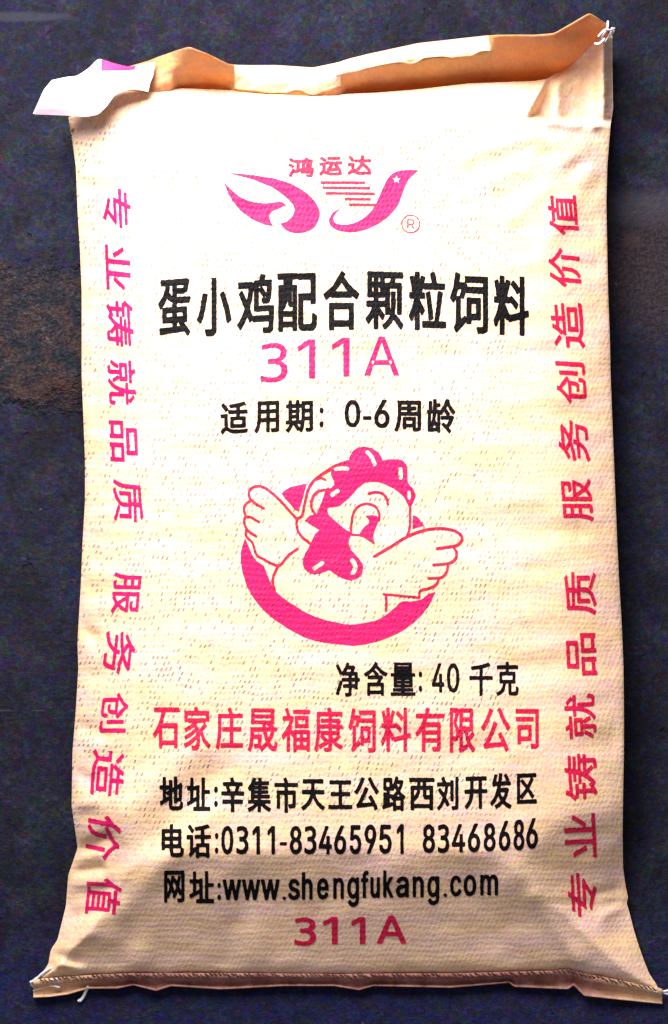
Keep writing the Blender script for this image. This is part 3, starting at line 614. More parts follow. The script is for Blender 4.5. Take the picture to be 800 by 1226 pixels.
龄=111 92,127 71,138 77,121 98;44 79,38 44,31 26,26 18,33 11,41 23,47 37,60 16,67 22,50 49,55 78;122 147,107 116,84 89,84 94,57 94,57 115,81 115,81 125,57 125,57 146,45 146,45 94,30 94,30 137,19 137,19 94,8 94,8 83,84 83,84 84,91 77,110 99,126 125,142 98,161 78,171 88,156 101,143 119,132 138,134 144;13 76,13 -6,70 -3,70 -11,80 -11,80 77,70 77,70 8,24 6,24 76;93 65,93 54,145 54,122 18,103 33,96 25,119 5,138 -14,146 -4,131 10,148 34,162 61,153 66
净=8 134,33 94,46 101,20 139;8 0,22 -6,47 53,35 59;83 120,119 120,106 101,69 101;83 147,67 119,45 95,55 87,64 95,64 90,98 90,98 72,48 72,48 60,98 60,98 41,58 41,58 29,98 29,98 0,94 -1,71 -1,76 -14,97 -13,108 -9,110 -2,111 29,141 29,141 22,154 22,154 60,168 60,168 72,154 72,154 101,120 101,136 127,128 133,90 132,95 144;141 41,111 41,111 60,141 60;141 72,111 72,111 90,141 90
含=70 102,96 83,106 91,79 109;31 45,31 -14,44 -14,44 -5,130 -5,130 -13,144 -13,144 45,112 45,139 76,130 81,33 80,33 68,117 68,95 45;44 6,44 34,130 34,130 6;88 148,78 136,53 114,38 105,6 91,15 80,55 100,78 117,88 127,98 118,121 100,147 86,161 81,170 93,142 103,116 118,95 136,100 142
量=44 116,131 116,131 107,44 107;44 134,131 134,131 124,44 124;31 141,31 99,144 99,144 141;9 91,9 81,166 81,166 91;40 48,81 48,81 38,40 38;94 48,136 48,136 38,94 38;40 65,81 65,81 55,40 55;94 65,136 65,136 55,94 55;8 1,8 -10,167 -10,167 1,94 1,94 11,153 11,153 20,94 20,94 30,149 30,149 74,28 74,28 30,81 30,81 20,23 20,23 11,81 11,81 1
千=139 145,84 133,19 125,22 113,80 120,80 78,9 78,9 65,80 65,80 -14,94 -14,94 65,166 65,166 78,94 78,94 122,149 134
克=44 86,131 86,131 58,44 58;80 147,80 130,12 130,12 117,80 117,80 98,32 98,32 46,59 46,57 34,53 24,46 16,37 8,25 2,8 -2,15 -14,34 -8,48 -1,59 8,66 19,70 32,73 46,99 46,99 0,103 -8,107 -11,120 -12,148 -12,159 -10,165 0,168 21,156 26,154 5,150 1,118 0,114 1,113 4,113 46,144 46,144 98,94 98,94 117,164 117,164 130,94 130,94 147
石=12 134,12 121,62 121,48 90,39 74,17 47,4 36,13 26,29 40,43 56,43 -14,56 -14,56 -2,139 -2,139 -14,153 -14,153 75,55 75,67 98,77 121,164 121,164 134;56 11,56 62,139 62,139 11
家=74 144,81 131,15 131,15 95,27 95,27 119,148 119,148 95,162 95,162 131,96 131,88 148;138 84,100 55,92 69,82 82,94 91,138 91,138 103,37 103,37 91,77 91,47 76,14 65,21 55,47 64,72 76,81 65,50 49,14 36,20 26,54 39,86 57,90 44,80 37,54 21,25 10,11 6,18 -6,57 10,93 32,92 13,86 2,79 -2,59 -1,62 -13,81 -14,90 -11,100 -3,103 4,106 22,103 44,112 49,124 26,131 16,150 -1,160 -7,169 4,159 9,140 24,133 34,122 56,149 76
庄=95 105,95 69,48 69,48 56,95 56,95 4,37 4,37 -9,167 -9,167 4,108 4,108 56,158 56,158 69,108 69,108 105;82 145,92 123,23 123,22 64,20 34,13 4,7 -9,19 -16,25 -1,33 31,35 63,36 111,166 111,166 123,96 123,106 127,95 148
晟=39 109,136 109,136 96,39 96;39 131,136 131,136 118,39 118;89 86,91 71,22 71,22 42,19 22,13 2,7 -7,18 -15,29 8,34 33,66 33,63 10,59 9,41 10,45 -2,66 -1,71 0,75 5,78 20,79 44,35 44,35 60,93 60,99 38,109 19,92 7,73 -3,82 -12,99 -3,115 9,126 -3,138 -10,144 -12,155 -12,162 -7,165 -2,168 14,158 19,156 4,150 0,138 5,125 18,139 34,150 53,137 56,129 41,118 28,111 43,106 60,165 60,165 71,144 71,149 76,127 87,150 87,150 140,27 140,27 87,120 87,115 82,137 71,103 71,102 86
福=23 142,37 116,47 121,34 146;93 105,143 105,143 85,93 85;82 115,82 75,156 75,156 115;72 138,72 127,165 127,165 138;111 53,111 34,85 34,85 53;123 53,151 53,151 34,123 34;111 24,111 5,85 5,85 24;123 24,151 24,151 5,123 5;10 114,10 102,54 102,48 91,32 69,3 44,10 32,34 53,34 -14,46 -14,46 62,65 42,72 52,72 -14,85 -14,85 -6,151 -6,151 -13,164 -13,164 63,72 63,72 53,50 73,61 91,70 110,63 115
康=42 41,68 22,76 31,50 48;138 74,138 60,104 60,104 74;138 84,104 84,104 96,138 96;82 145,90 132,21 132,21 66,18 36,11 7,5 -7,16 -14,23 0,30 33,33 65,33 120,91 120,91 106,46 106,46 96,91 96,91 84,38 84,38 74,91 74,91 60,44 60,44 50,91 50,91 30,33 8,38 -3,91 20,90 -2,62 -3,67 -14,90 -13,99 -11,103 -8,104 -3,104 30,120 14,139 2,150 -2,161 -6,169 5,147 11,128 22,158 40,148 48,120 28,104 47,104 50,151 50,151 73,168 73,168 84,151 84,151 106,104 106,104 120,166 120,166 132,105 132,95 149
有=68 147,61 124,11 124,11 112,55 112,35 79,17 61,7 53,15 43,31 56,45 71,45 -14,58 -14,58 21,131 21,130 0,102 -1,106 -13,136 -12,141 -9,144 -1,144 92,59 92,70 112,164 112,164 124,75 124,82 144;58 51,131 51,131 32,58 32;58 62,58 80,131 80,131 62
限=16 140,16 -14,28 -14,28 128,53 128,39 88,52 69,55 58,55 48,51 40,36 39,39 27,53 28,62 33,66 43,67 57,64 69,51 90,69 135,60 140;142 96,142 74,90 74,90 96;142 107,90 107,90 128,142 128;77 -14,122 0,121 12,90 4,90 62,107 62,119 30,127 17,136 5,147 -5,160 -13,169 -1,150 10,135 27,165 47,157 57,129 36,119 62,155 62,155 139,77 139,77 9,75 1,71 -3
公=57 142,51 129,36 104,19 83,9 75,21 65,31 75,49 98,64 124,71 138;116 143,104 138,129 98,158 65,169 77,140 106;28 -2,50 1,137 7,148 -13,161 -6,143 23,119 54,107 48,129 19,47 14,72 49,96 88,81 94,66 65,50 41,33 19,23 11
司=17 105,17 93,122 93,122 105;15 136,15 123,142 123,142 3,138 1,110 2,115 -13,140 -12,147 -10,152 -7,155 -2,155 6,155 136;41 62,97 62,97 30,41 30;28 74,28 5,41 5,41 18,110 18,110 74
地=75 131,75 83,56 75,61 63,75 69,75 14,77 -1,81 -5,92 -10,144 -10,158 -7,163 -3,166 3,169 22,157 27,154 7,148 2,102 2,90 4,88 13,88 75,111 85,111 25,124 25,124 90,148 100,146 47,143 44,130 44,133 33,152 35,157 40,159 46,161 114,152 117,147 113,124 103,124 147,111 147,111 98,88 88,88 131;6 27,11 14,65 38,62 50,42 42,42 92,63 92,63 105,42 105,42 145,30 145,30 105,7 105,7 92,30 92,30 36
址=76 109,76 5,55 5,55 -8,168 -8,168 5,128 5,128 74,166 74,166 86,128 86,128 146,115 146,115 5,89 5,89 109;6 29,11 16,69 40,67 52,44 43,44 92,67 92,67 105,44 105,44 145,32 145,32 105,8 105,8 92,32 92,32 38
辛=74 144,84 125,22 125,22 113,155 113,155 125,98 125,86 148;120 112,107 80,58 80,68 83,55 112,43 108,55 80,10 80,10 67,80 67,80 40,18 40,18 27,80 27,80 -14,94 -14,94 27,158 27,158 40,94 40,94 67,166 67,166 80,120 80,133 109
集=81 51,81 39,9 39,9 28,69 28,39 11,5 -1,14 -12,49 3,81 24,81 -14,94 -14,94 24,125 4,161 -11,169 0,136 12,106 28,166 28,166 39,94 39,94 51;86 97,86 85,43 85,43 97;82 144,90 129,50 129,60 145,46 147,30 122,5 98,15 89,30 103,30 47,43 47,43 53,161 53,161 64,98 64,98 76,149 76,149 85,98 85,98 97,148 97,148 106,98 106,98 118,155 118,155 129,103 129,93 148;86 106,43 106,43 118,86 118;86 76,86 64,43 64,43 76
市=72 144,84 121,9 121,9 109,80 109,80 85,26 85,26 6,39 6,39 72,80 72,80 -14,94 -14,94 72,137 72,137 21,133 20,108 20,112 7,143 9,149 14,151 23,151 85,94 85,94 109,166 109,166 121,96 121,99 122,85 148
天=12 80,12 66,76 66,65 42,56 29,44 18,28 7,7 -3,16 -14,36 -4,53 7,66 19,75 31,88 57,96 40,105 26,116 13,129 2,144 -7,160 -13,169 -2,152 5,137 13,124 24,113 36,104 50,97 66,164 66,164 80,92 80,93 120,157 120,157 134,18 134,18 120,79 120,78 80
王=9 7,9 -6,166 -6,166 7,94 7,94 61,151 61,151 74,94 74,94 122,157 122,157 135,18 135,18 122,81 122,81 74,26 74,26 61,81 61,81 7
路=27 128,60 128,60 97,27 97;7 7,9 -5,77 11,75 23,52 18,52 49,71 49,77 40,88 45,88 -14,100 -14,100 -7,144 -7,144 -13,157 -13,157 45,162 42,170 53,148 64,130 79,145 101,156 126,148 130,111 129,117 144,105 147,91 117,72 93,72 140,16 140,16 86,40 86,40 15,27 12,27 69,16 69,16 9;100 4,100 38,144 38,144 4;140 118,132 102,122 88,104 115,106 118;96 50,122 70,148 50;114 79,95 64,74 52,74 61,52 61,52 86,72 86,72 91,82 84,98 104
西=10 136,10 123,62 123,62 98,20 98,20 -13,33 -13,33 -2,143 -2,143 -13,157 -13,157 98,112 98,112 123,164 123,164 136;33 10,33 43,40 33,52 40,61 48,71 67,74 85,99 85,100 52,103 44,111 40,143 40,143 10;33 43,33 85,62 85,59 70,56 63,43 49;74 98,74 123,99 123,99 98;112 85,143 85,143 53,113 53
刘=110 127,110 31,123 31,123 127;147 144,147 2,144 -1,119 -1,124 -14,153 -12,158 -7,160 -1,160 144;41 142,53 118,8 118,8 106,70 106,65 81,57 58,25 91,16 83,51 46,33 17,17 2,7 -4,17 -14,41 8,60 35,82 4,92 13,66 48,76 75,83 106,99 106,99 118,54 118,66 124,62 131,53 147
开=114 123,114 73,65 73,65 123;9 73,9 61,50 61,45 37,40 26,33 15,23 5,9 -5,20 -15,34 -4,45 8,53 20,59 33,64 61,114 61,114 -14,127 -14,127 61,166 61,166 73,127 73,127 123,161 123,161 136,16 136,16 123,51 123,51 73
发=118 138,140 112,151 120,128 145;25 92,35 94,68 95,54 61,45 46,33 32,20 20,5 10,15 0,45 24,67 53,79 35,93 19,69 6,42 -3,49 -14,77 -4,103 11,129 -4,161 -15,169 -3,139 6,113 19,134 42,148 72,139 77,77 76,84 95,163 95,163 107,87 107,94 145,79 148,72 107,40 107,53 140,39 142,29 114,24 106,21 104;103 27,87 44,75 63,130 63,118 43
区=162 138,17 138,17 -9,167 -9,167 4,30 4,30 125,162 125;45 102,88 65,65 44,40 26,50 16,74 34,98 56,135 16,146 26,107 65,125 88,140 112,128 116,114 95,97 74,55 110
电=79 71,79 46,36 46,36 71;93 71,138 71,138 46,93 46;79 84,36 84,36 109,79 109;93 84,93 109,138 109,138 84;22 122,22 23,36 23,36 33,79 33,80 6,84 -6,89 -9,105 -11,143 -11,158 -8,162 -3,165 4,168 25,155 31,152 8,147 3,101 2,95 5,93 10,93 33,151 33,151 122,93 122,93 147,79 147,79 122
话=17 134,43 108,52 118,26 143;73 51,73 -14,86 -14,86 -7,144 -7,144 -13,158 -13,158 51,122 51,122 81,168 81,168 93,122 93,122 127,159 135,150 146,110 137,64 131,68 120,108 125,108 93,64 93,64 81,108 81,108 51;86 5,86 39,144 39,144 5;8 92,8 79,32 79,32 14,29 8,23 1,30 -9,68 22,62 33,44 19,44 92
网=34 94,58 62,46 36,30 15,40 8,55 27,66 50,80 27,89 36,71 63,83 111,71 112,63 75,42 101;85 94,109 61,96 35,79 14,89 7,104 26,116 49,131 22,140 30,121 63,132 110,120 112,113 75,93 100;15 137,15 -14,29 -14,29 124,147 124,147 2,143 -1,116 -1,121 -13,145 -13,157 -8,159 -4,160 4,160 137
专=74 147,69 127,24 127,24 115,65 115,59 94,10 94,10 81,54 81,43 50,125 50,90 16,53 28,45 19,88 3,124 -14,132 -3,103 11,150 57,140 63,61 62,68 81,163 81,163 94,72 94,79 115,150 115,150 127,82 127,88 146
业=150 106,136 75,120 46,131 40,147 69,161 101;14 103,28 71,38 41,51 46,27 107;102 145,102 8,73 8,73 145,60 145,60 8,11 8,11 -5,165 -5,165 8,116 8,116 145
铸=98 30,117 5,127 12,107 36;10 59,10 47,31 47,31 8,28 3,23 -2,30 -13,65 15,61 26,43 13,43 47,64 47,64 59,43 59,43 84,61 84,61 96,16 96,29 115,64 115,64 127,35 127,41 143,29 147,20 123,6 104,13 92,15 95,15 84,31 84,31 59;107 147,105 128,69 128,69 117,104 117,102 104,73 104,73 93,100 93,97 79,64 79,64 68,94 68,79 32,65 13,56 5,67 -5,84 16,98 40,139 40,139 -1,116 -2,121 -14,142 -13,147 -11,151 -6,151 40,165 40,165 52,151 52,151 64,139 64,139 52,102 52,107 68,168 68,168 79,110 79,113 93,159 93,159 104,115 104,117 117,163 117,163 128,118 128,120 146
就=30 89,70 89,70 68,30 68;126 76,126 4,128 -4,132 -8,137 -10,161 -9,166 -6,168 -1,170 19,160 25,157 2,152 0,139 2,138 76;25 48,18 27,9 9,18 3,28 22,36 46;64 46,72 30,77 14,87 19,82 34,74 50;134 134,145 120,152 107,162 113,143 139;19 100,19 57,45 57,45 -1,29 -2,33 -13,50 -12,55 -9,57 -3,57 57,82 57,82 100;39 145,47 126,9 126,9 114,89 114,89 126,60 126,51 147;115 147,114 102,91 102,91 90,114 90,108 53,103 36,97 20,88 6,77 -6,86 -14,98 -1,108 15,115 32,120 50,126 90,167 90,167 102,127 102,128 147
品=53 127,123 127,123 94,53 94;40 140,40 81,136 81,136 140;15 62,15 -14,27 -14,27 -5,64 -5,64 -12,77 -12,77 62;27 8,27 50,64 50,64 8;96 62,96 -14,109 -14,109 -5,149 -5,149 -13,162 -13,162 62;109 8,109 50,149 50,149 8
质=104 12,132 0,156 -13,165 -4,113 20;95 61,94 38,92 29,86 21,76 12,60 4,37 -4,46 -14,70 -5,87 5,98 15,105 26,108 36,108 61;51 81,51 20,64 20,64 68,139 68,139 19,153 19,153 81,103 81,105 98,166 98,166 109,106 109,108 129,156 136,145 146,91 138,25 134,24 71,22 40,13 9,6 -5,18 -12,25 3,31 19,36 53,37 98,92 98,90 81;93 109,37 109,37 123,94 127
服=19 141,19 64,17 34,11 5,6 -8,17 -14,26 14,30 45,58 45,57 0,55 -1,37 -1,40 -14,61 -13,67 -9,70 -2,70 141;31 128,58 128,58 100,31 100;31 87,58 87,58 58,30 58;150 68,143 48,133 29,122 48,113 68;85 140,85 -14,98 -14,98 68,102 68,112 42,125 19,112 6,98 -3,106 -13,120 -3,133 9,146 -4,161 -14,170 -4,154 6,140 19,155 46,165 78,157 81,98 81,98 128,147 128,146 104,121 104,125 92,150 93,155 95,159 101,160 140
务=78 67,75 49,22 49,22 38,71 38,65 27,57 19,48 11,37 6,10 -2,17 -14,48 -3,60 4,70 14,78 25,85 38,138 38,135 19,129 3,123 -1,93 0,97 -12,129 -11,136 -9,141 -4,148 17,152 49,88 49,92 66;130 118,112 104,89 92,71 102,57 115,59 118;67 147,47 123,27 108,16 101,24 92,48 108,60 96,74 87,42 79,8 74,13 62,52 69,89 80,122 70,161 65,168 77,134 80,105 87,131 103,151 124,143 130,70 129,81 145
创=147 144,147 2,146 0,142 -1,115 -1,120 -13,152 -11,158 -6,160 0,160 144;113 127,113 29,125 29,125 127;25 83,25 8,27 -4,30 -8,40 -11,80 -11,92 -9,98 1,101 20,89 25,87 5,82 0,41 1,39 3,38 8,38 71,76 71,73 48,71 39,67 37,50 38,54 27,73 27,81 31,84 38,89 83;55 147,43 124,35 113,16 93,5 84,14 75,38 98,58 125,95 80,104 89,86 111,63 136,67 143
造=12 133,39 105,49 113,22 140;80 54,139 54,139 27,80 27;67 65,67 16,152 16,152 65;104 147,104 125,82 125,89 142,77 145,67 121,53 102,64 95,77 114,104 114,104 91,53 91,53 80,166 80,166 91,117 91,117 114,158 114,158 125,117 125,117 147;44 80,8 80,8 68,31 68,31 15,20 9,8 -1,16 -13,29 0,40 6,61 -6,75 -9,101 -11,166 -9,170 5,124 2,84 2,63 6,44 16
价=127 79,127 -14,140 -14,140 79;77 79,77 46,73 25,68 14,61 3,50 -6,59 -15,71 -4,80 7,88 32,90 79;105 147,92 124,83 113,60 91,45 81,53 71,65 79,86 96,108 125,133 96,161 73,170 84,149 98,130 116,115 137,118 145;47 147,29 108,6 77,14 64,29 83,29 -14,42 -14,42 105,60 143
值=105 147,103 129,58 129,58 117,100 117,97 101,67 101,67 2,50 2,50 -9,168 -9,168 2,152 2,152 101,109 101,113 117,162 117,162 129,116 129,119 146;79 2,79 17,140 17,140 2;79 66,140 66,140 51,79 51;79 76,79 91,140 91,140 76;79 42,140 42,140 27,79 27;46 147,28 108,6 77,13 64,28 83,28 -14,40 -14,40 103,58 143
鸿=11 138,32 116,42 124,20 144;6 88,30 68,39 76,15 96;8 -5,20 -11,27 6,41 44,31 50;87 32,87 20,145 20,145 32;111 108,130 89,138 96,119 114;41 34,46 22,91 44,89 54,72 47,72 113,88 113,88 125,43 125,43 113,60 113,60 42;152 131,122 131,130 146,117 148,111 131,96 131,96 49,152 49,151 22,148 2,144 -2,122 -2,125 -12,151 -12,156 -9,159 -4,163 21,165 59,107 59,107 120,145 120,143 93,140 82,136 81,121 81,124 71,144 72,149 74,152 78,154 90,157 131
运=67 136,67 124,155 124,155 136;12 129,43 106,52 115,21 138;66 21,82 24,144 30,151 16,163 22,131 76,120 71,138 41,80 37,94 59,106 84,167 84,167 96,55 96,55 84,90 84,73 48,66 37,61 34;44 86,7 86,7 74,31 74,31 18,19 10,6 -3,16 -15,28 1,39 7,62 -6,77 -10,105 -12,165 -11,169 4,126 1,87 1,65 6,44 18
达=14 138,26 120,35 104,47 110,38 126,25 143;102 147,101 113,57 113,57 100,100 100,93 71,87 58,79 47,69 36,55 28,64 18,85 33,99 51,108 73,133 45,153 19,164 27,141 56,111 88,113 100,165 100,165 113,114 113,116 147;46 82,8 82,8 69,33 69,33 23,20 15,6 1,15 -11,28 5,39 12,62 -2,77 -7,105 -9,165 -7,169 7,127 4,87 4,65 9,54 16,46 22""".split("\n"):
    GLYPHS[_l[0]] = [np.array([[float(q) for q in p.split(" ")] for p in lp.split(",")]) * (1, -1) for lp in _l[2:].split(";")]
def sdf_mesh(loops, bold, step=0.72):
    """fill closed outlines, grown by bold, as a fine even mesh"""
    allp = np.concatenate(loops); lo_ = allp.min(0) - bold - 1.5; hi = allp.max(0) + bold + 1.5
    xs = np.arange(lo_[0], hi[0] + step, step); ys = np.arange(lo_[1], hi[1] + step, step)
    X, Y = np.meshgrid(xs, ys); x = X.ravel(); y = Y.ravel()
    A = np.concatenate(loops); B = np.concatenate([np.roll(l, -1, 0) for l in loops])
    d = np.full(x.shape, 1e9); ins = np.zeros(x.shape, bool)
    for (x0, y0), (x1, y1) in zip(A, B):
        dx, dy = x1 - x0, y1 - y0; L = dx * dx + dy * dy
        if L < 1e-12: continue
        t = np.clip(((x - x0) * dx + (y - y0) * dy) / L, 0, 1)
        d = np.minimum(d, (x - x0 - t * dx) ** 2 + (y - y0 - t * dy) ** 2)
        if dy != 0: ins ^= ((y0 > y) != (y1 > y)) & (x < dx * (y - y0) / dy + x0)
    D = (np.sqrt(d) * np.where(ins, -1, 1) - bold).reshape(X.shape)
    D = np.where(np.abs(D) < 1e-4, 1e-4, D)
    V = []; F = []; key = {}; ny, nx = D.shape
    def vert(j, i):
        k = (j, i)
        if k not in key: key[k] = len(V); V.append((xs[i], ys[j]))
        return key[k]
    def edge(j, i, j2, i2):
        k = (j, i, j2, i2) if (j, i) < (j2, i2) else (j2, i2, j, i)
        if k not in key:
            a_, b_ = D[j, i], D[j2, i2]; t = a_ / (a_ - b_); key[k] = len(V)
            V.append((xs[i] + (xs[i2] - xs[i]) * t, ys[j] + (ys[j2] - ys[j]) * t))
        return key[k]
    N = D < 0; any_ = N[:-1, :-1] | N[1:, :-1] | N[:-1, 1:] | N[1:, 1:]
    for j, i in zip(*np.nonzero(any_)):
        cs = ((j, i), (j + 1, i), (j + 1, i + 1), (j, i + 1)); f = []
        for q in range(4):
            c0, c1 = cs[q], cs[(q + 1) % 4]
            if N[c0]: f.append(vert(*c0))
            if N[c0] != N[c1]: f.append(edge(*c0, *c1))
        if len(f) > 2: F.append(tuple(f))
    return np.array(V), F
def cut(V, F, step=4.0):
    bm = bmesh.new(); vs_ = [bm.verts.new((x, y, 0)) for x, y in V]
    for f in F:
        try: bm.faces.new([vs_[i] for i in f])
        except ValueError: pass
    lo_, hi = V.min(0), V.max(0)
    for ax in (0, 1):
        a = math.floor(lo_[ax] / step) * step + step
        while a < hi[ax]:
            no = (1, 0, 0) if ax == 0 else (0, 1, 0); co = (a, 0, 0) if ax == 0 else (0, a, 0)
            bmesh.ops.bisect_plane(bm, geom=bm.verts[:] + bm.edges[:] + bm.faces[:], plane_co=co, plane_no=no, dist=1e-5)
            a += step
    bm.verts.index_update()
    Vn = np.array([(q.co.x, q.co.y) for q in bm.verts]); Fn = [tuple(q.index for q in f.verts) for f in bm.faces]
    bm.free(); return Vn, Fn
class Print:
    def __init__(s): s.V = []; s.F = []; s.L = []; s.n = 0
    def add(s, V, F, lift=0.55):
        V, F = cut(np.asarray(V, float), F)
        s.V.append(V); s.L.append(np.full(len(V), lift)); s.F += [tuple(i + s.n for i in f) for f in F]; s.n += len(V)
    def glyph(s, ch, box, bold=0.0, rot=0, slope=0.0, lean=0.0):
        loops = GLYPHS[ch]; al = np.concatenate(loops); lo_, hi = al.min(0), al.max(0)
        x0, y0, x1, y1 = box; x0 += bold; y0 += bold; x1 -= bold; y1 -= bold
        c = np.array([(x0 + x1) / 2, (y0 + y1) / 2]); out = []
        for l in loops:
            q = (l - lo_) / np.maximum(hi - lo_, 1e-6)
            if rot == 1: q = np.stack([1 - q[:, 1], q[:, 0]], -1)      # reads downward
            if rot == -1: q = np.stack([q[:, 1], 1 - q[:, 0]], -1)     # reads upward
            P = np.stack([x0 + q[:, 0] * (x1 - x0), y0 + q[:, 1] * (y1 - y0)], -1); d = P - c
            out.append(P + np.stack([lean * d[:, 1], slope * d[:, 0]], -1))
        V, F = sdf_mesh(out, bold)
        s.V.append(V); s.L.append(np.full(len(V), 0.55)); s.F += [tuple(i + s.n for i in f) for f in F]; s.n += len(V)
    def poly(s, *splines, lift=0.55): s.add(*curve_geo(splines), lift=lift)
    def build(s, name, mat, parent):
        V = np.concatenate(s.V); L = np.concatenate(s.L); u_, v_ = V[:, 0].copy(), V[:, 1].copy()
        # ragged ink edge
        u_ += 0.55 * vnoise(u_ / 2.3, v_ / 2.3 + 40); v_ += 0.55 * vnoise(u_ / 2.3 + 70, v_ / 2.3)
        e = 0.7
        p = W(u_, v_, Zb(u_, v_)); px = W(u_ + e, v_, Zb(u_ + e, v_)) - W(u_ - e, v_, Zb(u_ - e, v_)); py = W(u_, v_ + e, Zb(u_, v_ + e)) - W(u_, v_ - e, Zb(u_, v_ - e))
        nn = np.cross(py, px); nn /= np.linalg.norm(nn, axis=1)[:, None]; nn *= np.sign(nn[:, 2:3])
        p = p + nn * (L * S)[:, None]
        return mesh_obj(name, p, s.F, mat, parent, np.stack([u_ / 1000, v_ / 1000], -1))
def line(chars, boxes, name, mat, bold=0.0, slopes=None, rot=0, leans=None, breaks=()):
    if breaks:
        n = len(chars); sl = slopes or [0] * n; le = leans or [0] * n; st_ = [0] + list(breaks); en = list(breaks) + [n]
        for a_, b_ in zip(st_, en): line(chars[a_:b_], boxes[a_:b_], name, mat, bold, sl[a_:b_], rot, le[a_:b_])
        return
    pr = Print()
    for i, (c, b) in enumerate(zip(chars, boxes)):
        pr.glyph(c, b, bold, rot, 0 if slopes is None else slopes[i], 0 if leans is None else leans[i])
    return pr.build(name, mat, sack)
def up_(a, b, n): return list(np.linspace(a, b, n))

line("蛋小鸡配合颗粒饲料", [(189.6, 334, 228.6, 403), (235.5, 332.5, 277.5, 402.4), (284, 328, 328.5, 399.4), (332, 326.5, 380, 397), (387, 324, 430.6, 395.5),
     (437.5, 325, 483.4, 394.6), (489.4, 325, 534.4, 395.5), (538.6, 326.5, 584.5, 399.4), (590.5, 330.4, 633.4, 401.5)], "product_title", M_black, 1.5,
     [-.07, -.06, -.05, -.03, 0, .02, .03, .04, .05])
line("311A", [(312, 410.5, 344.4, 457.6), (357, 406.6, 377.4, 453.4), (397.5, 404.5, 418.6, 451), (436, 403, 478, 449.5)], "grade_number", M_pink, 0.35, [-.05, -.05, -.03, 0])
line("适用期:0-6周龄", [(264, 481, 297, 519.4), (304.5, 480, 334.5, 518.5), (342, 478.6, 375, 517.6), (382.5, 487.6, 387.6, 511.6), (412.6, 478.6, 431.5, 511.6), (434.5, 498, 445, 502.6),
     (448, 478.6, 466.6, 512.5), (472, 479.5, 504.4, 517), (511, 477.4, 545.5, 519)], "age_line", M_black, 1.0, [-.04] * 3 + [0] * 6, 0, None, (4,))
line("净含量:40千克", [(402, 793, 431, 834), (435.6, 792, 464, 833), (467.6, 793, 497.3, 833), (501.4, 803.6, 505.4, 828), (517, 794, 532, 829), (535, 794, 550, 829), (562, 793, 590, 833),
     (594, 792, 621, 833)], "weight_line", M_black, 0.8)
line("石家庄晟福康饲料有限公司", [(183, 846.6, 215, 896), (220, 845.6, 252, 898), (258, 847, 291, 897), (296.5, 848, 332.5, 900), (337, 847, 371.5, 900), (376, 846.6, 410.6, 900), (417, 847.5, 450, 901),
     (456, 847, 492, 900), (497, 847, 532, 900), (538.5, 847.5, 569, 901), (575.6, 847.5, 611, 900), (617, 848.5, 645, 896.5)], "company_name", M_red_dim, 0.85)
line("地址:辛集市天王公路西刘开发区", [(191, 929.5, 219.6, 970), (223.5, 930.4, 252, 971), (256.5, 941.5, 261, 966), (265, 930.4, 292.5, 972.4), (296.4, 930.4, 324.6, 972.4), (328.5, 930.4, 357, 973),
     (360.6, 932.5, 389.4, 970), (393, 934, 422, 968.5), (424, 930, 453.8, 970), (457.5, 929.4, 485.6, 971), (489.7, 931, 520, 970), (523, 929.4, 549, 970), (556, 929.4, 583.4, 968.4),
     (586.6, 925, 612.5, 968.4), (618.8, 925.6, 642.8, 962)], "address_line", M_black, 1.0, [0] * 11 + [-.03] * 4)
line("电话:0311-8346595183468686", [(193.5, 986.5, 220.5, 1026), (223.5, 986.5, 252.6, 1027), (257.4, 997, 261.6, 1021.6), (265, 988.6, 279.6, 1022.5), (283, 988.6, 297.6, 1022.5),
     (302.4, 988.6, 311.4, 1022.5), (320.4, 988.6, 329.4, 1022.5), (335, 1008, 343.5, 1012), (347, 988.6, 361.5, 1022.5), (364.5, 988.6, 379, 1022.5), (381.6, 988.6, 397.5, 1022.5), (400, 988, 414.6, 1022.5),
     (418.7, 987.6, 432.5, 1022.5), (436.5, 987, 450.6, 1022), (454, 987, 469, 1022), (475, 986.6, 483.4, 1022), (506, 986.6, 521, 1021), (524, 986.6, 538, 1021), (541, 986.3, 557, 1020.4), (560, 985.6, 575, 1020),
     (579, 985, 593.4, 1019.4), (597, 982.5, 611, 1018.7), (614.7, 981, 627.8, 1018), (630, 979.4, 643.8, 1016)], "phone_line", M_black, 0.95, [0] * 16 + up_(0, -.08, 8))
line("网址:www.shengfukang.com", [(196.5, 1042, 221, 1080.4), (226.5, 1042.6, 256.5, 1081), (260.4, 1056.4, 264.6, 1077.4), (266.5, 1052.5, 289, 1077.4), (289.5, 1052.5, 312, 1077.4), (312.5, 1052.5, 335, 1077.4),
     (338.4, 1073, 342.6, 1077.4), (345, 1052, 359.4, 1077.4), (361.5, 1044, 374.4, 1076.8), (379.5, 1051, 393.6, 1076.6), (399, 1050.6, 412, 1076), (415.8, 1050, 430, 1085.5), (432, 1042, 441.5, 1075),
     (443.5, 1049.6, 455, 1075), (458.8, 1041.6, 471, 1074.4), (474, 1049, 489.7, 1074.4), (494, 1048.8, 507.5, 1074), (511.6, 1048.4, 526, 1083.5), (531, 1069.4, 535.4, 1073.6), (538.7, 1047.8, 552.5, 1073.2),
     (555, 1047.2, 570.4, 1072.6), (575, 1046.6, 596.5, 1071.6)], "website_line", M_black, 0.95)
line("311A", [(352.5, 1098, 378.6, 1132), (387, 1097.5, 404.4, 1130), (421, 1097.5, 437.5, 1130), (451, 1096, 486.6, 1129.4)], "grade_number", M_red_dim, 0.9)
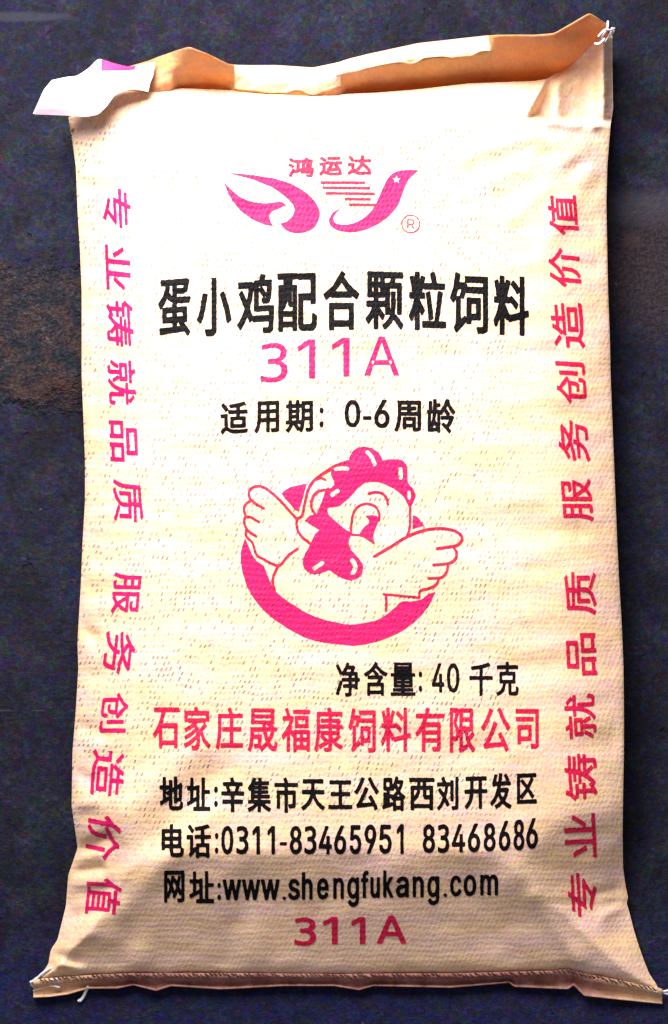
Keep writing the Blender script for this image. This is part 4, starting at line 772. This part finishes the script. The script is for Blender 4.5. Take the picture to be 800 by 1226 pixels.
line("专业铸就品质服务创造价值", [(123.3, 226, 156.6, 273), (127, 294, 156.6, 348), (128, 359, 160, 415), (129.4, 431, 162.6, 485), (131.5, 503.7, 165, 553), (135.8, 574.4, 171.6, 624.6),
     (135, 685, 168, 735), (124.8, 756, 161.5, 807.5), (121, 829, 153.4, 877), (109.4, 898.6, 149, 954), (104, 975.6, 144, 1029), (102.8, 1051, 145, 1095)], "side_slogan", M_pink, 0.6,
     [0.02, 0.1, 0.08, 0.05, 0.06, 0.06, 0.02, .1, 0.0, 0.12, .2, .08], 1, [0.04] * 5 + [0.03] + [-.1, -.12, -.1, -.08, -.1, -.1], (6,))
line("专业铸就品质服务创造价值", [(679.6, 1046, 715, 1098.6), (675.6, 974, 713.4, 1027), (676, 902, 715, 958), (676, 830.7, 713.4, 884), (678, 758, 714, 808.6), (675.6, 685, 714, 736),
     (672.6, 573, 709, 623.7), (668, 502.7, 705, 552.4), (665.7, 433, 701.7, 483), (660, 361.5, 699, 416), (657, 297, 695, 344), (656.5, 233, 692, 281)], "side_slogan", M_red_dim, 0.7,
     [.25, -.05, -.05, -.05, -.02, 0, 0, .05, .06, .06, .1, .05], -1, [.05] * 5 + [0.02] + [0.08] * 6, (6,))

# shapes traced as splines; a repeated point is a sharp corner
def sm(pts, ox, oy, k, n=6, closed=True):
    P = [(ox + x * k, oy + y * k) for x, y in pts]
    corner = [P[i] == P[i - 1] for i in range(len(P))]
    Q = []; cr = []
    for i, p in enumerate(P):
        if corner[i] and Q: cr[-1] = True
        else: Q.append(np.array(p)); cr.append(False)
    out = []; N = len(Q)
    for i in range(N if closed else N - 1):
        p1, p2 = Q[i], Q[(i + 1) % N]
        p0 = Q[i - 1] if (closed or i > 0) else p1; p3 = Q[(i + 2) % N] if (closed or i + 2 < N) else p2
        m1 = (p2 - p0) * 0.5 if not cr[i] else (p2 - p1) * 0.6
        m2 = (p3 - p1) * 0.5 if not cr[(i + 1) % N] else (p2 - p1) * 0.6
        L = np.linalg.norm(p2 - p1)
        for m in (m1, m2):
            l = np.linalg.norm(m)
            if l > 1.2 * L: m *= 1.2 * L / l
        for t in np.linspace(0, 1, n, endpoint=False):
            out.append((2 * t ** 3 - 3 * t * t + 1) * p1 + (t ** 3 - 2 * t * t + t) * m1 + (3 * t * t - 2 * t ** 3) * p2 + (t ** 3 - t * t) * m2)
    if not closed: out.append(Q[-1])
    return out
def ribbon(pts, w0, w1=None):
    w1 = w0 if w1 is None else w1; A = np.array(pts); d = np.gradient(A, axis=0); d /= np.maximum(np.linalg.norm(d, axis=1), 1e-6)[:, None]
    nrm = np.stack([-d[:, 1], d[:, 0]], -1); ww = np.linspace(w0, w1, len(A))[:, None] / 2
    Lf = A + nrm * ww; Rt = A - nrm * ww
    cap = lambda c, dd, nn, r: [c + (nn * math.cos(a) + dd * math.sin(a)) * r for a in np.linspace(0, math.pi, 7)[1:-1]]
    return list(Lf) + cap(A[-1], d[-1], nrm[-1], ww[-1][0]) + list(Rt[::-1]) + cap(A[0], -d[0], -nrm[0], ww[0][0])
def strip_geo(pts, w0):
    r = ribbon(pts, w0); n = len(pts); V = np.array(r); F = []
    # left 0..n-1, cap n..n+4, right n+5..2n+4, cap 2n+5..2n+9
    for i in range(n - 1): F.append((i, i + 1, 2 * n + 4 - (i + 1), 2 * n + 4 - i))
    F.append(tuple(range(n - 1, n + 6))); F.append(tuple([2 * n + 4] + list(range(2 * n + 5, 2 * n + 10)) + [0]))
    return V, F

pr = Print(); a = (260, 180, 0.1625); b = (380, 180, 0.1625)
pr.poly(sm([(80, 168), (80, 168), (200, 175), (320, 190), (430, 210), (540, 245), (640, 300), (715, 370), (755, 450), (745, 520), (700, 580), (620, 608), (550, 605), (500, 580), (465, 540), (465, 540),
            (510, 525), (550, 490), (570, 440), (555, 395), (500, 340), (420, 280), (330, 240), (230, 205)], *a))
pr.poly(sm([(50, 230), (50, 230), (100, 285), (160, 335), (230, 370), (310, 388), (390, 388), (470, 378), (507, 402), (507, 402), (450, 430), (400, 455), (385, 500), (415, 560), (415, 560), (330, 540), (240, 495),
            (160, 430), (100, 350), (70, 285)], *a))
star = [(583 + (34 if i % 2 == 0 else 14) * math.sin(i * math.pi / 5), 215 - (34 if i % 2 == 0 else 14) * math.cos(i * math.pi / 5)) for i in range(10)]
pr.poly(sm([(745, 147), (745, 147), (660, 145), (580, 158), (525, 200), (490, 265), (455, 340), (430, 400), (395, 450), (340, 500), (270, 535), (200, 548), (140, 540), (120, 510), (130, 470), (170, 430), (170, 430),
            (120, 455), (90, 500), (90, 540), (130, 580), (200, 600), (290, 600), (390, 570), (480, 520), (550, 460), (600, 390), (630, 310), (670, 220)], *b),
        [(380 + x * .1625, 180 + y * .1625) for x, y in star])
emblem = pr.build("brand_emblem", M_pink, sack)
pr = Print()
for (x0, y0, x1, y1) in ((30, 237, 345, 237), (45, 275, 380, 278), (68, 315, 415, 320), (210, 357, 385, 360), (240, 400, 436, 402)):
    pts = [(b[0] + (x0 + (x1 - x0) * t) * b[2], b[1] + (y0 + (y1 - y0) * t) * b[2]) for t in np.linspace(0, 1, 14)]
    V, F = strip_geo(pts, 3.0); pr.add(V, F, 0.75)
pr.build("emblem_bars", M_red_dim, emblem); pr = Print()
ring = lambda cx_, cy_, r, n=48: [(cx_ + r * math.cos(2 * math.pi * i / n), cy_ + r * math.sin(2 * math.pi * i / n)) for i in range(n)]
pr.poly(ring(491.8, 268, 11.2), ring(491.8, 268, 9.9))
pr.glyph("R", (487.4, 262.5, 496.6, 273.6), 0.0)
pr.build("registered_mark", M_red_dim, emblem)
pr = Print()
for c, bx in zip("鸿运达", [(345, 188.5, 376, 212), (382, 187.5, 410, 210.6), (416, 186, 445, 209.6)]): pr.glyph(c, bx, 0.95)
pr.build("emblem_lettering", M_red_dim, emblem)

# hen emblem
h0 = (270, 520, 0.375); h1 = (280, 560, 0.15); h2 = (360, 520, 0.2); h3 = (340, 610, 0.15); h4 = (440, 610, 0.15); h5 = (280, 620, 0.175)
def T(t, pts): return [(t[0] + x * t[2], t[1] + y * t[2]) for x, y in pts]
I = (0, 0, 1)
pr = Print()
pr.poly(sm(T(h5, [(78, 140), (78, 140), (52, 215), (48, 300), (65, 390), (100, 490), (160, 580), (240, 665), (330, 730), (420, 785), (520, 830), (640, 855), (740, 866)]) +
           T(h0, [(420, 674), (480, 662), (550, 635), (610, 592), (650, 545), (670, 502), (670, 502)]) +
           T(h4, [(480, 680), (430, 715), (350, 733), (275, 735), (205, 795)]) + T(h0, [(490, 590), (440, 602)]) +
           T(h5, [(800, 730), (700, 715), (600, 690), (500, 650), (400, 590), (330, 540), (285, 500), (258, 455), (246, 430), (246, 430), (230, 390), (208, 330), (208, 330), (160, 295), (130, 260), (100, 190)]), *I))
cap = lambda t, pts, wd: ribbon(sm(T(t, pts), *I, n=5, closed=False), wd * t[2])
pr.poly(sm(T(h2, [(180, 240), (183, 222), (205, 198), (245, 175), (288, 160), (288, 160), (300, 120), (330, 85), (380, 74), (430, 85), (470, 115), (492, 155), (492, 155), (550, 149), (605, 155), (637, 190), (640, 240), (645, 290), (676, 330), (687, 370),
               (672, 410), (655, 440), (640, 420), (620, 380), (580, 340), (530, 310), (480, 290), (430, 283), (380, 292), (340, 325), (300, 370), (260, 405), (220, 432), (172, 437), (160, 450), (168, 482), (168, 482), (210, 520), (260, 562), (302, 592)]) +
           T(h3, [(520, 240), (518, 270), (535, 315), (585, 375), (628, 435), (626, 500), (590, 545), (530, 565), (460, 545), (400, 510), (358, 485), (310, 502), (240, 515), (180, 490), (150, 430), (165, 360), (195, 310), (212, 270), (245, 205), (282, 160), (282, 160), (230, 132)]) +
           T(h2, [(24, 516), (24, 516), (58, 484), (92, 478), (115, 430), (135, 380), (152, 335), (190, 315), (200, 285)]), *I),
        cap(h2, [(212, 206), (245, 203), (278, 206)], 26), cap(h2, [(400, 105), (425, 135), (443, 178)], 24), cap(h2, [(596, 208), (600, 258)], 26), cap(h2, [(648, 345), (650, 380)], 20), cap(h2, [(190, 360), (220, 338)], 28),
        cap(h3, [(245, 468), (305, 425)], 34), cap(h3, [(545, 405), (570, 455), (550, 505)], 36))
pr.poly(sm(T(h2, [(390, 490), (420, 483), (458, 490), (465, 520), (445, 570), (435, 610), (440, 650), (440, 650), (400, 625), (358, 605), (355, 590), (380, 555), (405, 535), (408, 512)]), *I))
pr.poly(sm(T(h1, [(380, 205), (380, 205), (440, 160), (510, 140), (580, 128), (580, 128), (565, 190), (545, 260), (520, 335), (495, 340), (450, 290), (410, 245)]), *I))
pr.poly(sm(T(h2, [(672, 482), (672, 482), (700, 495), (725, 525), (740, 547), (740, 547), (705, 555), (668, 567), (668, 567)]), *I))
hen = pr.build("hen_emblem", M_pink, sack)
pr = Print(); li = [0]
def stroke(t, pts, wd=2.3):
    wd = wd * 1.3; V, F = strip_geo(sm(T(t, pts), *I, n=6, closed=False), wd); li[0] += 1; pr.add(V, F, 0.75 + 0.035 * (li[0] % 9))
stroke(h1, [(605, 600), (555, 560), (515, 510), (500, 450), (500, 410), (440, 340), (370, 260), (290, 190), (230, 152), (180, 147), (140, 165), (120, 205), (135, 250), (180, 290), (238, 322)], 2.5)
stroke(h1, [(140, 262), (100, 285), (82, 325), (95, 380), (140, 395), (200, 430)])
stroke(h1, [(95, 385), (82, 430), (105, 490), (145, 525), (180, 545)])
stroke(h1, [(100, 490), (100, 545), (150, 600), (180, 690), (250, 735), (330, 775), (370, 775), (400, 740), (445, 690), (510, 645)])
stroke(h5, [(300, 335), (278, 380), (266, 430), (280, 495)])
stroke(h1, [(505, 405), (545, 380), (560, 310), (580, 220), (600, 160), (640, 100), (700, 55), (780, 8)], 2.5)
stroke(h2, [(130, 236), (200, 190), (285, 160)], 2.3)
stroke(h1, [(655, 95), (690, 78), (732, 96)], 2.0)
stroke(h1, [(645, 365), (617, 310), (630, 240), (670, 190), (760, 172)], 2.5)
stroke(h2, [(410, 355), (445, 345), (490, 355), (515, 385), (520, 415)], 2.5)
stroke(h2, [(300, 600), (305, 520), (320, 460), (355, 425), (400, 415), (445, 430), (470, 470), (468, 515)], 2.2)
stroke(h2, [(300, 600), (360, 605), (400, 625), (437, 650)], 1.9)
stroke(h2, [(655, 430), (655, 520), (648, 580), (636, 605)], 2.2)
stroke(h4, [(55, 372), (180, 300), (290, 230), (400, 180), (500, 155), (600, 150), (690, 168), (745, 205), (752, 245), (710, 285), (630, 300), (555, 312)], 2.6)
stroke(h4, [(690, 308), (710, 345), (695, 400), (640, 430), (525, 440)], 2.4)
stroke(h4, [(642, 448), (630, 500), (590, 540), (485, 548)], 2.2)
stroke(h4, [(567, 558), (545, 600), (480, 630), (420, 648), (413, 695)], 2.2)
stroke(h4, [(410, 702), (300, 690), (130, 675)], 2.0)
stroke(h4, [(148, 690), (150, 740), (148, 805)], 2.4)
pr.build("hen_outline", M_red_dim, hen)
